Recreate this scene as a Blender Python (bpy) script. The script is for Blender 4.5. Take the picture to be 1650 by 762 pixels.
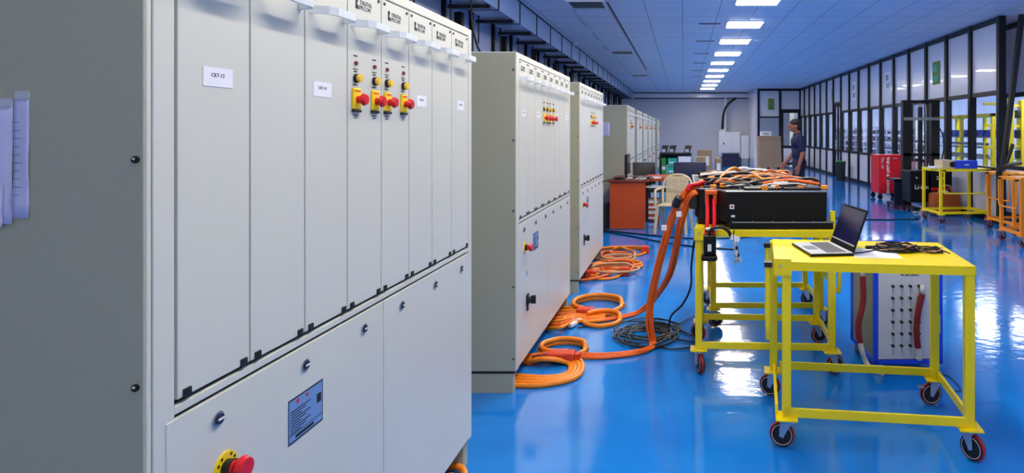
import bpy, bmesh, math, random
from mathutils import Vector, Matrix
R = math.radians
for o in list(bpy.data.objects): bpy.data.objects.remove(o)
S = bpy.context.scene; C = S.collection
# ------------------------------------------------------------------ camera, light, exposure
cd = bpy.data.cameras.new('camera'); cam = bpy.data.objects.new('camera', cd); C.objects.link(cam)
cam.location = (0, 0, 1.6); cam.rotation_euler = (R(90), 0, 0)
cd.sensor_width = 36; cd.lens = 36*1000/1650; cd.shift_x = -275/1650; cd.shift_y = -169/1650
cd.clip_start = .05; cd.clip_end = 200
S.camera = cam
w = bpy.data.worlds.new('world'); S.world = w; w.use_nodes = True
w.node_tree.nodes['Background'].inputs[0].default_value = (.95, .97, 1, 1)
w.node_tree.nodes['Background'].inputs[1].default_value = .35
S.view_settings.view_transform = 'Standard'; S.view_settings.look = 'None'
S.view_settings.exposure = .78; S.view_settings.gamma = 1; S.view_settings.use_curve_mapping = False
LAMP = 24.0
LAB = 15.0

# ------------------------------------------------------------------ materials
def lin(c):
    c /= 255.; return c/12.92 if c <= .04045 else ((c+.055)/1.055)**2.4
def rgb(c): return (lin(c[0]), lin(c[1]), lin(c[2]), 1)
MATS = {}
def mat(name, col, rough=.5, metal=0, spec=.5, var=.06, scale=12, bump=0, bscale=60, coat=0, emit=0):
    if name in MATS: return MATS[name]
    m = bpy.data.materials.new(name); m.use_nodes = True; nt = m.node_tree; N = nt.nodes; L = nt.links
    b = N['Principled BSDF']; b.inputs['Roughness'].default_value = rough; b.inputs['Metallic'].default_value = metal
    b.inputs['Specular IOR Level'].default_value = spec; b.inputs['Coat Weight'].default_value = coat
    c = rgb(col); tc = N.new('ShaderNodeTexCoord')
    n = N.new('ShaderNodeTexNoise'); n.inputs['Scale'].default_value = scale; n.inputs['Detail'].default_value = 3
    L.new(tc.outputs['Object'], n.inputs['Vector'])
    r = N.new('ShaderNodeMix'); r.data_type = 'RGBA'
    r.inputs[6].default_value = tuple(x*(1-var) for x in c[:3])+(1,); r.inputs[7].default_value = tuple(min(1, x*(1+var)) for x in c[:3])+(1,)
    L.new(n.outputs['Fac'], r.inputs[0]); L.new(r.outputs[2], b.inputs['Base Color'])
    if bump:
        n2 = N.new('ShaderNodeTexNoise'); n2.inputs['Scale'].default_value = bscale; L.new(tc.outputs['Object'], n2.inputs['Vector'])
        bp = N.new('ShaderNodeBump'); bp.inputs['Strength'].default_value = bump; bp.inputs['Distance'].default_value = .01
        L.new(n2.outputs['Fac'], bp.inputs['Height']); L.new(bp.outputs[0], b.inputs['Normal'])
    if emit: b.inputs['Emission Color'].default_value = c; b.inputs['Emission Strength'].default_value = emit
    MATS[name] = m; return m
def emis(name, col, s):
    m = bpy.data.materials.new(name); m.use_nodes = True; N = m.node_tree.nodes; N.clear()
    e = N.new('ShaderNodeEmission'); e.inputs[0].default_value = rgb(col); e.inputs[1].default_value = s
    o = N.new('ShaderNodeOutputMaterial'); m.node_tree.links.new(e.outputs[0], o.inputs[0]); MATS[name] = m; return m
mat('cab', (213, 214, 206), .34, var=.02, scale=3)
mat('cab_shaded', (178, 178, 156), .55, var=.12, scale=220)  # same paint as cab, with the shade of the sides put into the colour
mat('white', (238, 238, 240), .4); mat('paper', (240, 240, 250), .7, var=.03); mat('lilac_paper', (205, 205, 245), .7, var=.05)
mat('handle', (225, 230, 235), .3); mat('black', (14, 14, 17), .45); mat('gloss_black', (6, 7, 13), .42, spec=.25); mat('ink', (25, 25, 32), .7)
mat('seam', (40, 42, 38), .8); mat('yellow', (255, 224, 6), .35, var=.05, scale=5); mat('sign_yellow', (250, 215, 10), .5)
mat('red', (215, 15, 30), .3); mat('estop', (215, 8, 30), .3); mat('dark_red', (128, 6, 18), .6, bump=.6, bscale=90)
mat('orange', (248, 138, 18), .42, var=.1, scale=30, bump=.2); mat('deep_orange', (232, 98, 12), .5, var=.15, scale=40, bump=.4)
mat('red_orange', (205, 60, 20), .5, var=.2, scale=60); mat('orange_paint', (255, 150, 20), .4)
mat('zinc', (185, 190, 198), .28, .85); mat('steel', (150, 160, 170), .35, .8); mat('tyre', (190, 20, 38), .45); mat('tyre_rim', (235, 190, 190), .5)
mat('blue', (15, 70, 225), .4); mat('bin_blue', (20, 60, 190), .5); mat('plate', (130, 165, 215), .35, .3); mat('lamp_yellow', (250, 205, 70), .3)
mat('frame', (18, 20, 30), .4, .3); mat('panel', (234, 234, 244), .22, var=.02, scale=1, coat=.3); mat('panel_blue_lit', (185, 200, 235), .3, var=.05, scale=1)
mat('backwall', (208, 210, 222), .6, var=.02, scale=1); mat('duct', (165, 190, 228), .3, .3, var=.15, scale=3); mat('track', (26, 34, 50), .5, .4)
mat('wood', (200, 74, 18), .4, var=.15, scale=6); mat('wood_edge', (120, 35, 16), .4); mat('plastic_beige', (212, 192, 156), .45)
mat('card', (168, 140, 112), .85, var=.1, scale=20); mat('green', (40, 150, 60), .5); mat('teal', (0, 185, 160), .5); mat('dark_blue', (22, 30, 70), .6)
mat('navy', (20, 22, 66), .85, var=.15); mat('trouser', (22, 24, 38), .9); mat('skin', (150, 92, 70), .55); mat('hair', (18, 14, 14), .8)
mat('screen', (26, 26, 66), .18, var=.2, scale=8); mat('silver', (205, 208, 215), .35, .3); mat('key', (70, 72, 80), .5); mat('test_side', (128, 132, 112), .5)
mat('test_front', (214, 214, 218), .45); mat('bag', (176, 84, 26), .6, var=.2, scale=9); mat('binblack', (20, 32, 34), .5); mat('poster', (120, 150, 60), .6, var=.5, scale=9)
mat('lab_wall', (226, 228, 235), .7, emit=0); mat('glassy_grey', (120, 135, 150), .3); mat('hose_white', (225, 215, 200), .5); mat('lavender', (190, 190, 225), .6)
mat('tan_cord', (196, 150, 110), .6); mat('clear_bag', (205, 205, 205), .25, var=.5, scale=70)
emis('lamp', (255, 245, 226), LAMP); emis('strip', (255, 245, 226), 48.0); emis('lab_lamp', (245, 248, 255), LAB)

def floor_mat():
    m = bpy.data.materials.new('epoxy'); m.use_nodes = True; N = m.node_tree.nodes; L = m.node_tree.links; b = N['Principled BSDF']
    tc = N.new('ShaderNodeTexCoord'); n = N.new('ShaderNodeTexNoise'); n.inputs['Scale'].default_value = 1.3; n.inputs['Detail'].default_value = 5
    L.new(tc.outputs['Object'], n.inputs['Vector']); r = N.new('ShaderNodeValToRGB')
    r.color_ramp.elements[0].position = .3; r.color_ramp.elements[0].color = rgb((4, 116, 212)); r.color_ramp.elements[1].position = .75; r.color_ramp.elements[1].color = rgb((22, 142, 236))
    L.new(n.outputs['Fac'], r.inputs[0]); L.new(r.outputs[0], b.inputs['Base Color'])
    b.inputs['Roughness'].default_value = .1; b.inputs['Specular IOR Level'].default_value = .55; b.inputs['Coat Weight'].default_value = .35; b.inputs['Coat Roughness'].default_value = .04
    n2 = N.new('ShaderNodeTexNoise'); n2.inputs['Scale'].default_value = 9; n2.inputs['Detail'].default_value = 4
    mp = N.new('ShaderNodeMapping'); mp.inputs['Scale'].default_value = (1, 1.4, 1); L.new(tc.outputs['Object'], mp.inputs[0]); L.new(mp.outputs[0], n2.inputs['Vector'])
    bp = N.new('ShaderNodeBump'); bp.inputs['Strength'].default_value = .16; bp.inputs['Distance'].default_value = .012
    L.new(n2.outputs['Fac'], bp.inputs['Height']); L.new(bp.outputs[0], b.inputs['Normal']); L.new(bp.outputs[0], b.inputs['Coat Normal'])
    MATS['epoxy'] = m
floor_mat()
def ceil_mat():
    m = bpy.data.materials.new('ceiling_tiles'); m.use_nodes = True; N = m.node_tree.nodes; L = m.node_tree.links; b = N['Principled BSDF']
    b.inputs['Roughness'].default_value = .45
    tc = N.new('ShaderNodeTexCoord'); br = N.new('ShaderNodeTexBrick'); br.offset = 0; br.inputs['Scale'].default_value = 1
    br.inputs['Brick Width'].default_value = .6; br.inputs['Row Height'].default_value = .6; br.inputs['Mortar Size'].default_value = .008
    br.inputs['Color1'].default_value = rgb((236, 242, 255)); br.inputs['Color2'].default_value = rgb((228, 236, 253)); br.inputs['Mortar'].default_value = rgb((160, 162, 172))
    L.new(tc.outputs['Object'], br.inputs['Vector']); n = N.new('ShaderNodeTexNoise'); n.inputs['Scale'].default_value = 2.5; L.new(tc.outputs['Object'], n.inputs['Vector'])
    r = N.new('ShaderNodeMix'); r.data_type = 'RGBA'; r.blend_type = 'MULTIPLY'; r.inputs[0].default_value = .1
    L.new(br.outputs['Color'], r.inputs[6]); L.new(n.outputs['Color'], r.inputs[7]); L.new(r.outputs[2], b.inputs['Base Color']); MATS['ceiling'] = m
ceil_mat()
def glass_mat():
    m = bpy.data.materials.new('glass'); m.use_nodes = True; N = m.node_tree.nodes; L = m.node_tree.links; N.clear()
    o = N.new('ShaderNodeOutputMaterial'); mx = N.new('ShaderNodeMixShader'); t = N.new('ShaderNodeBsdfTransparent'); g = N.new('ShaderNodeBsdfGlossy')
    t.inputs[0].default_value = (.94, .97, .98, 1); g.inputs['Roughness'].default_value = .03; f = N.new('ShaderNodeLayerWeight'); f.inputs[0].default_value = .5
    pw = N.new('ShaderNodeMath'); pw.operation = 'POWER'; pw.inputs[1].default_value = 5; L.new(f.outputs['Facing'], pw.inputs[0])
    ml = N.new('ShaderNodeMath'); ml.operation = 'MULTIPLY_ADD'; ml.inputs[1].default_value = .55; ml.inputs[2].default_value = .04; L.new(pw.outputs[0], ml.inputs[0])
    L.new(ml.outputs[0], mx.inputs[0]); L.new(t.outputs[0], mx.inputs[1]); L.new(g.outputs[0], mx.inputs[2]); L.new(mx.outputs[0], o.inputs[0]); MATS['glass'] = m
glass_mat()

# ------------------------------------------------------------------ mesh helpers
class MB:
    def __init__(s): s.b = bmesh.new(); s.mi = 0
    def _fin(s, vs):
        for f in {f for v in vs for f in v.link_faces}: f.material_index = s.mi
    def box(s, x0, x1, y0, y1, z0, z1, bev=0):
        M = Matrix.Translation(((x0+x1)/2, (y0+y1)/2, (z0+z1)/2)) @ Matrix.Diagonal((abs(x1-x0), abs(y1-y0), abs(z1-z0), 1))
        r = bmesh.ops.create_cube(s.b, size=1, matrix=M); vs = r['verts']
        s._fin(vs)
        if bev:
            es = list({e for v in vs for e in v.link_edges})
            bmesh.ops.bevel(s.b, geom=es, offset=bev, segments=2, affect='EDGES', profile=.5, clamp_overlap=True, material=s.mi)
        return s
    def cyl(s, p0, p1, r0, r1=None, n=16):
        p0 = Vector(p0); p1 = Vector(p1); d = p1-p0
        q = Vector((0, 0, 1)).rotation_difference(d.normalized()).to_matrix().to_4x4()
        r = bmesh.ops.create_cone(s.b, cap_ends=True, segments=n, radius1=r0, radius2=r0 if r1 is None else r1, depth=d.length, matrix=Matrix.Translation((p0+p1)/2) @ q)
        s._fin(r['verts']); return s
    def ell(s, c, rad, n=14, rot=None):
        M = Matrix.Translation(c)
        if rot: M = M @ Matrix.Rotation(rot[1], 4, rot[0])
        r = bmesh.ops.create_uvsphere(s.b, u_segments=n, v_segments=max(6, n//2+2), radius=1, matrix=M @ Matrix.Diagonal((*rad, 1)))
        s._fin(r['verts']); return s
    def tube(s, pts, r, n=8, closed=False, smooth=True, res=6):
        pts = [Vector(p) for p in pts]
        if smooth and len(pts) > 2: pts = spline(pts, res, closed)
        m = len(pts); rings = []; up = None
        for i, p in enumerate(pts):
            a = pts[i-1] if (i > 0 or closed) else p; c = pts[(i+1) % m] if (i < m-1 or closed) else p
            t = (c-a)
            if t.length < 1e-9: t = Vector((0, 0, 1))
            t.normalize()
            if up is None: up = Vector((0, 0, 1)) if abs(t.z) < .9 else Vector((1, 0, 0))
            u = up-t*up.dot(t)
            if u.length < 1e-6: u = t.orthogonal()
            u.normalize(); up = u; v = t.cross(u)
            rings.append([s.b.verts.new(p+r*(math.cos(2*math.pi*k/n)*u+math.sin(2*math.pi*k/n)*v)) for k in range(n)])
        for i in range(m if closed else m-1):
            A, B = rings[i], rings[(i+1) % m]
            for k in range(n):
                f = s.b.faces.new((A[k], A[(k+1) % n], B[(k+1) % n], B[k])); f.material_index = s.mi; f.smooth = True
        if not closed:
            for rg in (rings[0][::-1], rings[-1]):
                f = s.b.faces.new(rg); f.material_index = s.mi
        return s
    def poly(s, pts, ext):   # extrude a flat outline by a vector
        A = [s.b.verts.new(Vector(p)) for p in pts]; B = [s.b.verts.new(Vector(p)+Vector(ext)) for p in pts]; n = len(A)
        for q in [A[::-1], B]+[(A[i], A[(i+1) % n], B[(i+1) % n], B[i]) for i in range(n)]:
            f = s.b.faces.new(q); f.material_index = s.mi
        return s
    def torus(s, c, R_, r, axis='z', n=24, k=8):
        c = Vector(c); P = []
        for i in range(n):
            a = 2*math.pi*i/n; u, v = R_*math.cos(a), R_*math.sin(a)
            P.append(c+Vector({'z': (u, v, 0), 'x': (0, u, v), 'y': (u, 0, v)}[axis]))
        return s.tube(P, r, k, True, False)
    def at(s, M): bmesh.ops.transform(s.b, matrix=M, verts=s.b.verts); return s
    def mesh(s, mats, smooth=False, ang=35):
        bmesh.ops.recalc_face_normals(s.b, faces=s.b.faces)
        for f in s.b.faces:
            if smooth: f.smooth = True
        for e in s.b.edges:
            if len(e.link_faces) == 2 and e.calc_face_angle(0) > R(ang): e.smooth = False
        me = bpy.data.meshes.new('mesh'); s.b.to_mesh(me); s.b.free()
        for m in ([mats] if isinstance(mats, str) else mats): me.materials.append(MATS[m])
        return me
    def obj(s, name, mats, parent=None, smooth=False, loc=None, **tg):
        o = bpy.data.objects.new(name, s.mesh(mats, smooth)); o.data.name = name; C.objects.link(o); o.parent = parent
        if loc: o.location = loc
        for k, v in tg.items(): o[k] = v
        return o
def spline(P, res=6, closed=False):
    out = []; n = len(P)
    for i in range(n if closed else n-1):
        if closed: a, b, c, d = P[i-1], P[i], P[(i+1) % n], P[(i+2) % n]
        else: a, b, c, d = P[max(i-1, 0)], P[i], P[i+1], P[min(i+2, n-1)]
        for k in range(res):
            t = k/res; out.append(.5*((2*b)+(c-a)*t+(2*a-5*b+4*c-d)*t*t+(3*b-a-3*c+d)*t**3))
    if not closed: out.append(P[-1].copy())
    return out
def thing(name, label, cat, loc=(0, 0, 0), rz=0, group=None):
    o = bpy.data.objects.new(name, None); C.objects.link(o); o.location = loc; o.rotation_euler = (0, 0, rz); o.empty_display_size = .1
    o['label'] = label; o['category'] = cat
    if group: o['group'] = group
    return o
def tag(o, label, cat, group=None, kind=None):
    o['label'] = label; o['category'] = cat
    if group: o['group'] = group
    if kind: o['kind'] = kind
    return o
def struct(o): o['kind'] = 'structure'; return o
def kids(o): return [c for c in bpy.data.objects if c.parent == o]
def copy_tree(o, parent=None, kmap=None):
    if kmap is None:
        kmap = {}
        for c in bpy.data.objects:
            if c.parent: kmap.setdefault(c.parent.name, []).append(c)
    c = o.copy(); C.objects.link(c); c.parent = parent
    for ch in kmap.get(o.name, []): copy_tree(ch, c, kmap)
    return c
def text(body, size, parent, name, M, m='ink', ext=.0004, align='LEFT', bold=0):
    cu = bpy.data.curves.new('t', 'FONT'); cu.body = body; cu.size = size; cu.extrude = ext; cu.align_x = align; cu.resolution_u = 2; cu.offset = bold; cu.space_line = .85
    t = bpy.data.objects.new('t', cu); C.objects.link(t); bpy.context.view_layer.update()
    me = bpy.data.meshes.new_from_object(t.evaluated_get(bpy.context.evaluated_depsgraph_get())); bpy.data.objects.remove(t)
    me.transform(M); me.materials.clear(); me.materials.append(MATS[m])
    o = bpy.data.objects.new(name, me); C.objects.link(o); o.parent = parent; return o
# lettering on a face that looks along +x (reads towards +y)
def MX(x, y, z): return Matrix.Translation((x, y, z)) @ Matrix(((0, 0, 1, 0), (1, 0, 0, 0), (0, 1, 0, 0), (0, 0, 0, 1)))
# lettering on a face that looks along -y (reads towards +x)
def MY(x, y, z, tilt=0): return Matrix.Translation((x, y, z)) @ Matrix.Rotation(R(90), 4, 'X') @ Matrix.Rotation(tilt, 4, 'Z')
def P(px, py, d): return Vector(((px-1100)*d/1000, d, 1.6-(py-212)*d/1000))
def F(px, py, z=0.0):
    d = (1.6-z)*1000/(py-212); return Vector(((px-1100)*d/1000, d, z))

# ------------------------------------------------------------------ the room
struct(MB().box(-3.2, 12, -3, 33, -.1, 0).obj('floor', 'epoxy'))
struct(MB().box(-3.2, 12, -3, 33, 3.6, 3.7).obj('ceiling', 'ceiling'))
# left wall: pale panels between dark posts
wl = MB(); wl.box(-3.35, -3.2, -3, 32, 0, 3.6); wl.mi = 1
for i in range(33):
    y = -2.5+i*1.075; wl.box(-3.2, -3.15, y-.03, y+.03, 0, 3.6)
for z in (.95, 2.29): wl.box(-3.2, -3.16, -3, 32, z-.03, z+.03)
struct(wl.obj('wall_left', ['panel_blue_lit', 'frame']))  # white panels as on the right, reflected blue light painted into the colour
bw = MB(); bw.box(-3.35, 3.45, 32, 32.15, 0, 3.6)
struct(bw.obj('wall_back', 'backwall'))
bb = MB(); bb.box(-3.2, 3.35, 31.72, 32, 3.32, 3.6); bb.mi = 1; bb.box(-3.2, 3.35, 31.7, 31.74, 3.28, 3.33); bb.box(-3.2, 3.35, 31.7, 31.74, 3.55, 3.6)
struct(bb.obj('trim_1', ['panel', 'frame']))
# back partition with posts, Y = 29
bp = MB(); X0 = 3.35
bp.box(X0, X0+.2, 28.95, 32, 0, 3.6)                              # pale return and column
bp.box(X0+.22, 4.5, 29, 29.05, 2.3, 3.53); bp.box(4.62, 5.5, 29, 29.05, 2.63, 3.53); bp.box(X0+.22, 4.5, 29, 29.05, .1, .92)
bp.mi = 1
for x in (X0+.19, 4.55, 5.5): bp.box(x-.055, x+.055, 28.93, 29.08, 0, 3.6)
bp.box(X0+.2, 5.5, 28.93, 29.08, 3.5, 3.6); bp.box(X0+.2, 4.5, 28.93, 29.08, 2.24, 2.31); bp.box(X0+.2, 4.5, 28.93, 29.08, .9, .97); bp.box(4.55, 5.5, 28.93, 29.08, 2.57, 2.64); bp.box(X0+.2, 4.5, 28.93, 29.08, 0, .1)
struct(bp.obj('wall_partition', ['panel', 'frame']))
struct(MB().box(X0+.24, 4.5, 29, 29.02, .97, 2.24).obj('window_1', 'glass'))
dr = MB(); dr.box(4.7, 5.38, 28.96, 29, .15, .85)
dr.mi = 1
for a in ((4.6, 4.7, .05, 2.57), (5.38, 5.46, .05, 2.57), (4.7, 5.38, .05, .15), (4.7, 5.38, .83, .95), (4.7, 5.38, 2.47, 2.57)): dr.box(a[0], a[1], 28.94, 29.02, a[2], a[3])
dr = struct(dr.obj('door_1', ['panel', 'frame']))
MB().box(4.7, 5.38, 28.97, 28.99, .95, 2.47).obj('door_glass', 'glass', dr)
MB().cyl((4.72, 28.9, 1.0), (4.72, 28.9, 1.3), .02).obj('door_handle', 'zinc', dr)
# right partition X = 5.5, posts every 1.075 m from Y = 10.74
WX = 5.5; ys = [10.74+1.075*i for i in range(18)]; ys[-1] = 28.98
wr = MB(); wrf = MB()
DOOR = (10, 11)
for i in range(17):
    a, b = ys[i], ys[i+1]; tz = 2.62 if i in (10,) else 2.29
    wr.box(WX, WX+.05, a, b, tz, 3.52)
    if i != 10: wr.box(WX, WX+.05, a, b, .1, .92)
wr.obj('wall_right', 'panel')['kind'] = 'structure'
for i, y in enumerate(ys): wrf.box(WX-.05, WX+.07, y-.05, y+.05, 0, 3.6)
for i in range(17):
    a, b = ys[i], ys[i+1]; tz = 2.62 if i in (10,) else 2.29
    wrf.box(WX-.03, WX+.06, a, b, tz-.05, tz+.03); wrf.box(WX-.03, WX+.06, a, b, 3.5, 3.6)
    if i != 10: wrf.box(WX-.03, WX+.06, a, b, .9, .97); wrf.box(WX-.03, WX+.06, a, b, 0, .1)
struct(wrf.obj('trim_2', 'frame'))
for i in range(17):
    if i == 10: continue
    struct(MB().box(WX+.02, WX+.03, ys[i]+.05, ys[i+1]-.05, .97, 2.25).obj('window_%d' % (i+2), 'glass'))
a, b = ys[10]+.05, ys[11]-.05; mid = (a+b)/2
for k, (p, q) in enumerate(((a, mid), (mid, b))):
    d = MB()
    for (u, v, z0, z1) in ((p, p+.06, 0.02, 2.57), (q-.06, q, .02, 2.57), (p, q, .02, .14), (p, q, 2.47, 2.57), (p, q, .9, .98)): d.box(WX-.01, WX+.04, u, v, z0, z1)
    d = struct(d.obj('door_%d' % (k+2), 'frame'))
    MB().box(WX+.01, WX+.02, p+.06, q-.06, .14, 2.47).obj('door_glass', 'glass', d)
    MB().cyl((WX-.05, (q-.09) if k == 0 else p+.09, .95), (WX-.05, (q-.09) if k == 0 else p+.09, 1.3), .013).obj('door_handle', 'zinc', d)
# recessed part of the right wall, X = 6.1
re_ = MB(); rf = MB()
re_.box(6.1, 6.15, 5, 11.82, 2.29, 3.52); re_.box(6.1, 6.15, 5, 11.82, .1, .92); re_.box(5.56, 6.1, 11.85, 11.9, 2.29, 3.52); re_.box(5.56, 6.1, 11.85, 11.9, .1, .92)
rf.box(6.05, 6.17, 11.8, 11.9, 0, 3.6)
for y in (10.1-1.075*k for k in range(0, 5)): rf.box(6.05, 6.17, y-.05, y+.05, 0, 3.6)
for z0, z1 in ((2.23, 2.31), (3.5, 3.6), (.9, .97), (0, .1)): rf.box(6.07, 6.16, 5, 11.8, z0, z1)
struct(re_.obj('wall_recess', 'panel')); struct(rf.obj('trim_3', 'frame')); struct(MB().box(6.12, 6.13, 5, 11.8, .97, 2.23).obj('window_30', 'glass'))
# lab behind the glass: shell
struct(MB().box(11.9, 12, 5, 33, 0, 3.6).obj('wall_lab', 'lab_wall')); struct(MB().box(5.5, 12, 30.5, 30.6, 0, 3.6).obj('wall_lab_end', 'lab_wall'))
# wall behind the far partition
struct(MB().box(3.5, 5.5, 31.9, 32, 0, 3.6).obj('wall_corridor', 'lab_wall'))

# ceiling lights
def ceil_light(x, y, label, grp, m='lamp', sx=.31, sy=.31):
    t = thing('ceiling_light', label, 'ceiling light', (x, y, 3.6), 0, grp)
    MB().box(-sx, sx, -sy, sy, -.024, -.002).obj('diffuser', m, t)
    f = MB(); e = .025
    for a in ((-sx-e, sx+e, -sy-e, -sy), (-sx-e, sx+e, sy, sy+e), (-sx-e, -sx, -sy, sy), (sx, sx+e, -sy, sy)): f.box(a[0], a[1], a[2], a[3], -.016, 0)
    f.obj('frame', 'white', t)
ordn = ['nearest', 'second nearest', 'third', 'fourth', 'fifth', 'sixth', 'seventh', 'eighth', 'ninth', 'farthest']
for k in range(10): ceil_light(1.15, 9.4+2.15*k, 'square white ceiling light, %s of the row seen running to the back wall' % ordn[k], 'square ceiling lights in the row')
for k in range(1): ceil_light(1.15, 9.4-2.15*(k+1), 'square white ceiling light above and in front of the near machines', 'ceiling lights out of frame')
for k in range(4):
    t = thing('strip_light', 'long slim ceiling strip light above the aisle beside the nearest cabinets', 'ceiling light', (.36, 1.1+1.9*k, 3.6), 0, 'strip lights above the near aisle')
    MB().box(-.04, .04, -.9, .9, -.05, -.02, .008).obj('tube', 'strip', t); MB().box(-.06, .06, -.92, .92, -.02, -.001).obj('housing', 'white', t)
for (x, y) in ((8.5, 9), (8.5, 13), (8.5, 17), (8.5, 22), (8.5, 27)):
    ceil_light(x, y, 'white ceiling light in the lab behind the glass wall', 'ceiling lights in the lab', 'lab_lamp', .6, .9)
def vent(x, y, label):
    t = thing('ceiling_vent', label, 'ceiling vent', (x, y, 3.6), 0, 'square ceiling vents')
    f = MB()
    for a in ((-.3, .3, -.3, -.26), (-.3, .3, .26, .3), (-.3, -.26, -.26, .26), (.26, .3, -.26, .26)): f.box(a[0], a[1], a[2], a[3], -.02, 0)
    f.obj('frame', 'white', t)
    MB().box(-.26, .26, -.26, .26, -.004, -.001).obj('backing', 'seam', t)
    s = MB()
    for i in range(5): s.box(-.25, .25, -.2+i*.1, -.17+i*.1, -.016, -.006)
    s.obj('louvre', 'steel', t)
vent(-1.5, 9.75, 'square louvred vent in the blue ceiling, nearest the camera'); vent(-1.52, 15.6, 'square louvred ceiling vent, second along the left side'); vent(-1.52, 22, 'square ceiling vent, farthest along the left side')
for k in range(7):
    t = thing('slot_diffuser', 'narrow dark slot diffuser beside the %s ceiling light' % ordn[k], 'ceiling vent', (.5, 9.3+2.2*k, 3.6), 0, 'slot diffusers beside the lights')
    MB().box(-.2, .2, -.05, .05, -.006, -.001).obj('slot', 'black', t)
    MB().box(-.24, -.2, -.07, .07, -.01, 0).box(.2, .24, -.07, .07, -.01, 0).box(-.24, .24, .05, .07, -.01, 0).obj('frame', 'white', t)
tr = MB()
tr.box(-1.18, -1.15, 9.6, 20, 3.592, 3.6); tr.mi = 1
for y in (10.9, 12.6, 14.3): tr.box(-1.85, -1.82, y, y+.9, 3.592, 3.6)
struct(tr.obj('trim_4', ['track', 'panel']))
t = thing('smoke_detector', 'small round white detector at the ceiling edge above the machines', 'detector', (-2.42, 14, 3.6))
MB().cyl((0, 0, -.03), (0, 0, 0), .06).obj('base', 'white', t); MB().cyl((0, 0, -.06), (0, 0, -.03), .03, .05).obj('sensor', 'white', t)
# duct and trapeze brackets
d = thing('overhead_duct', 'long blue-grey metal duct under the ceiling above the machines', 'duct', (-2.7, 0, 3.25))
MB().box(-.2, .2, -2, 31.6, 0, .35).obj('duct_body', 'duct', d)
f = MB()
for i in range(30): f.box(-.205, .21, -1.5+i*1.1, -1.46+i*1.1, -.005, .352)
f.box(.18, .215, -2, 31.6, .33, .35)
f.obj('flange', 'track', d)
for i in range(22):
    y = 6.95+i*1.1
    t = thing('duct_bracket', 'dark steel trapeze bracket hanging under the overhead duct', 'bracket', (-2.7, y, 3.2), 0, 'brackets under the duct')
    MB().box(-.34, .2, -.03, .03, 0, .045).obj('crossbar', 'track', t)
    MB().cyl((-.31, 0, -.3), (-.31, 0, .39), .012, n=8).obj('hanger_rod', 'black', t)
    MB().box(-.2, .12, -.2, .2, .035, .05).obj('tray_plate', 'steel', t)
for i in range(12):
    y = 6.4+i*2.15
    t = thing('wall_post', 'tall dark steel post standing along the left wall behind the machines', 'post', (-3.08, y, 0), 0, 'posts behind the machines')
    MB().box(-.05, .05, -.05, .05, .01, 3.24).obj('column', 'frame', t); MB().box(-.09, .09, -.09, .09, 0, .012).obj('foot_plate', 'frame', t)
tag(MB().tube([(-2.45, 7.2, 3.4), (-2.43, 7.15, 2.9), (-2.3, 7.05, 2.5), (-1.7, 6.0, 2.12), (-1.3, 4.9, 2.09), (-1.25, 4.7, 2.085)], .012).obj('power_cable', 'black'), 'black power cable dropping from the duct behind the nearest cabinet', 'cable')

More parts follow.
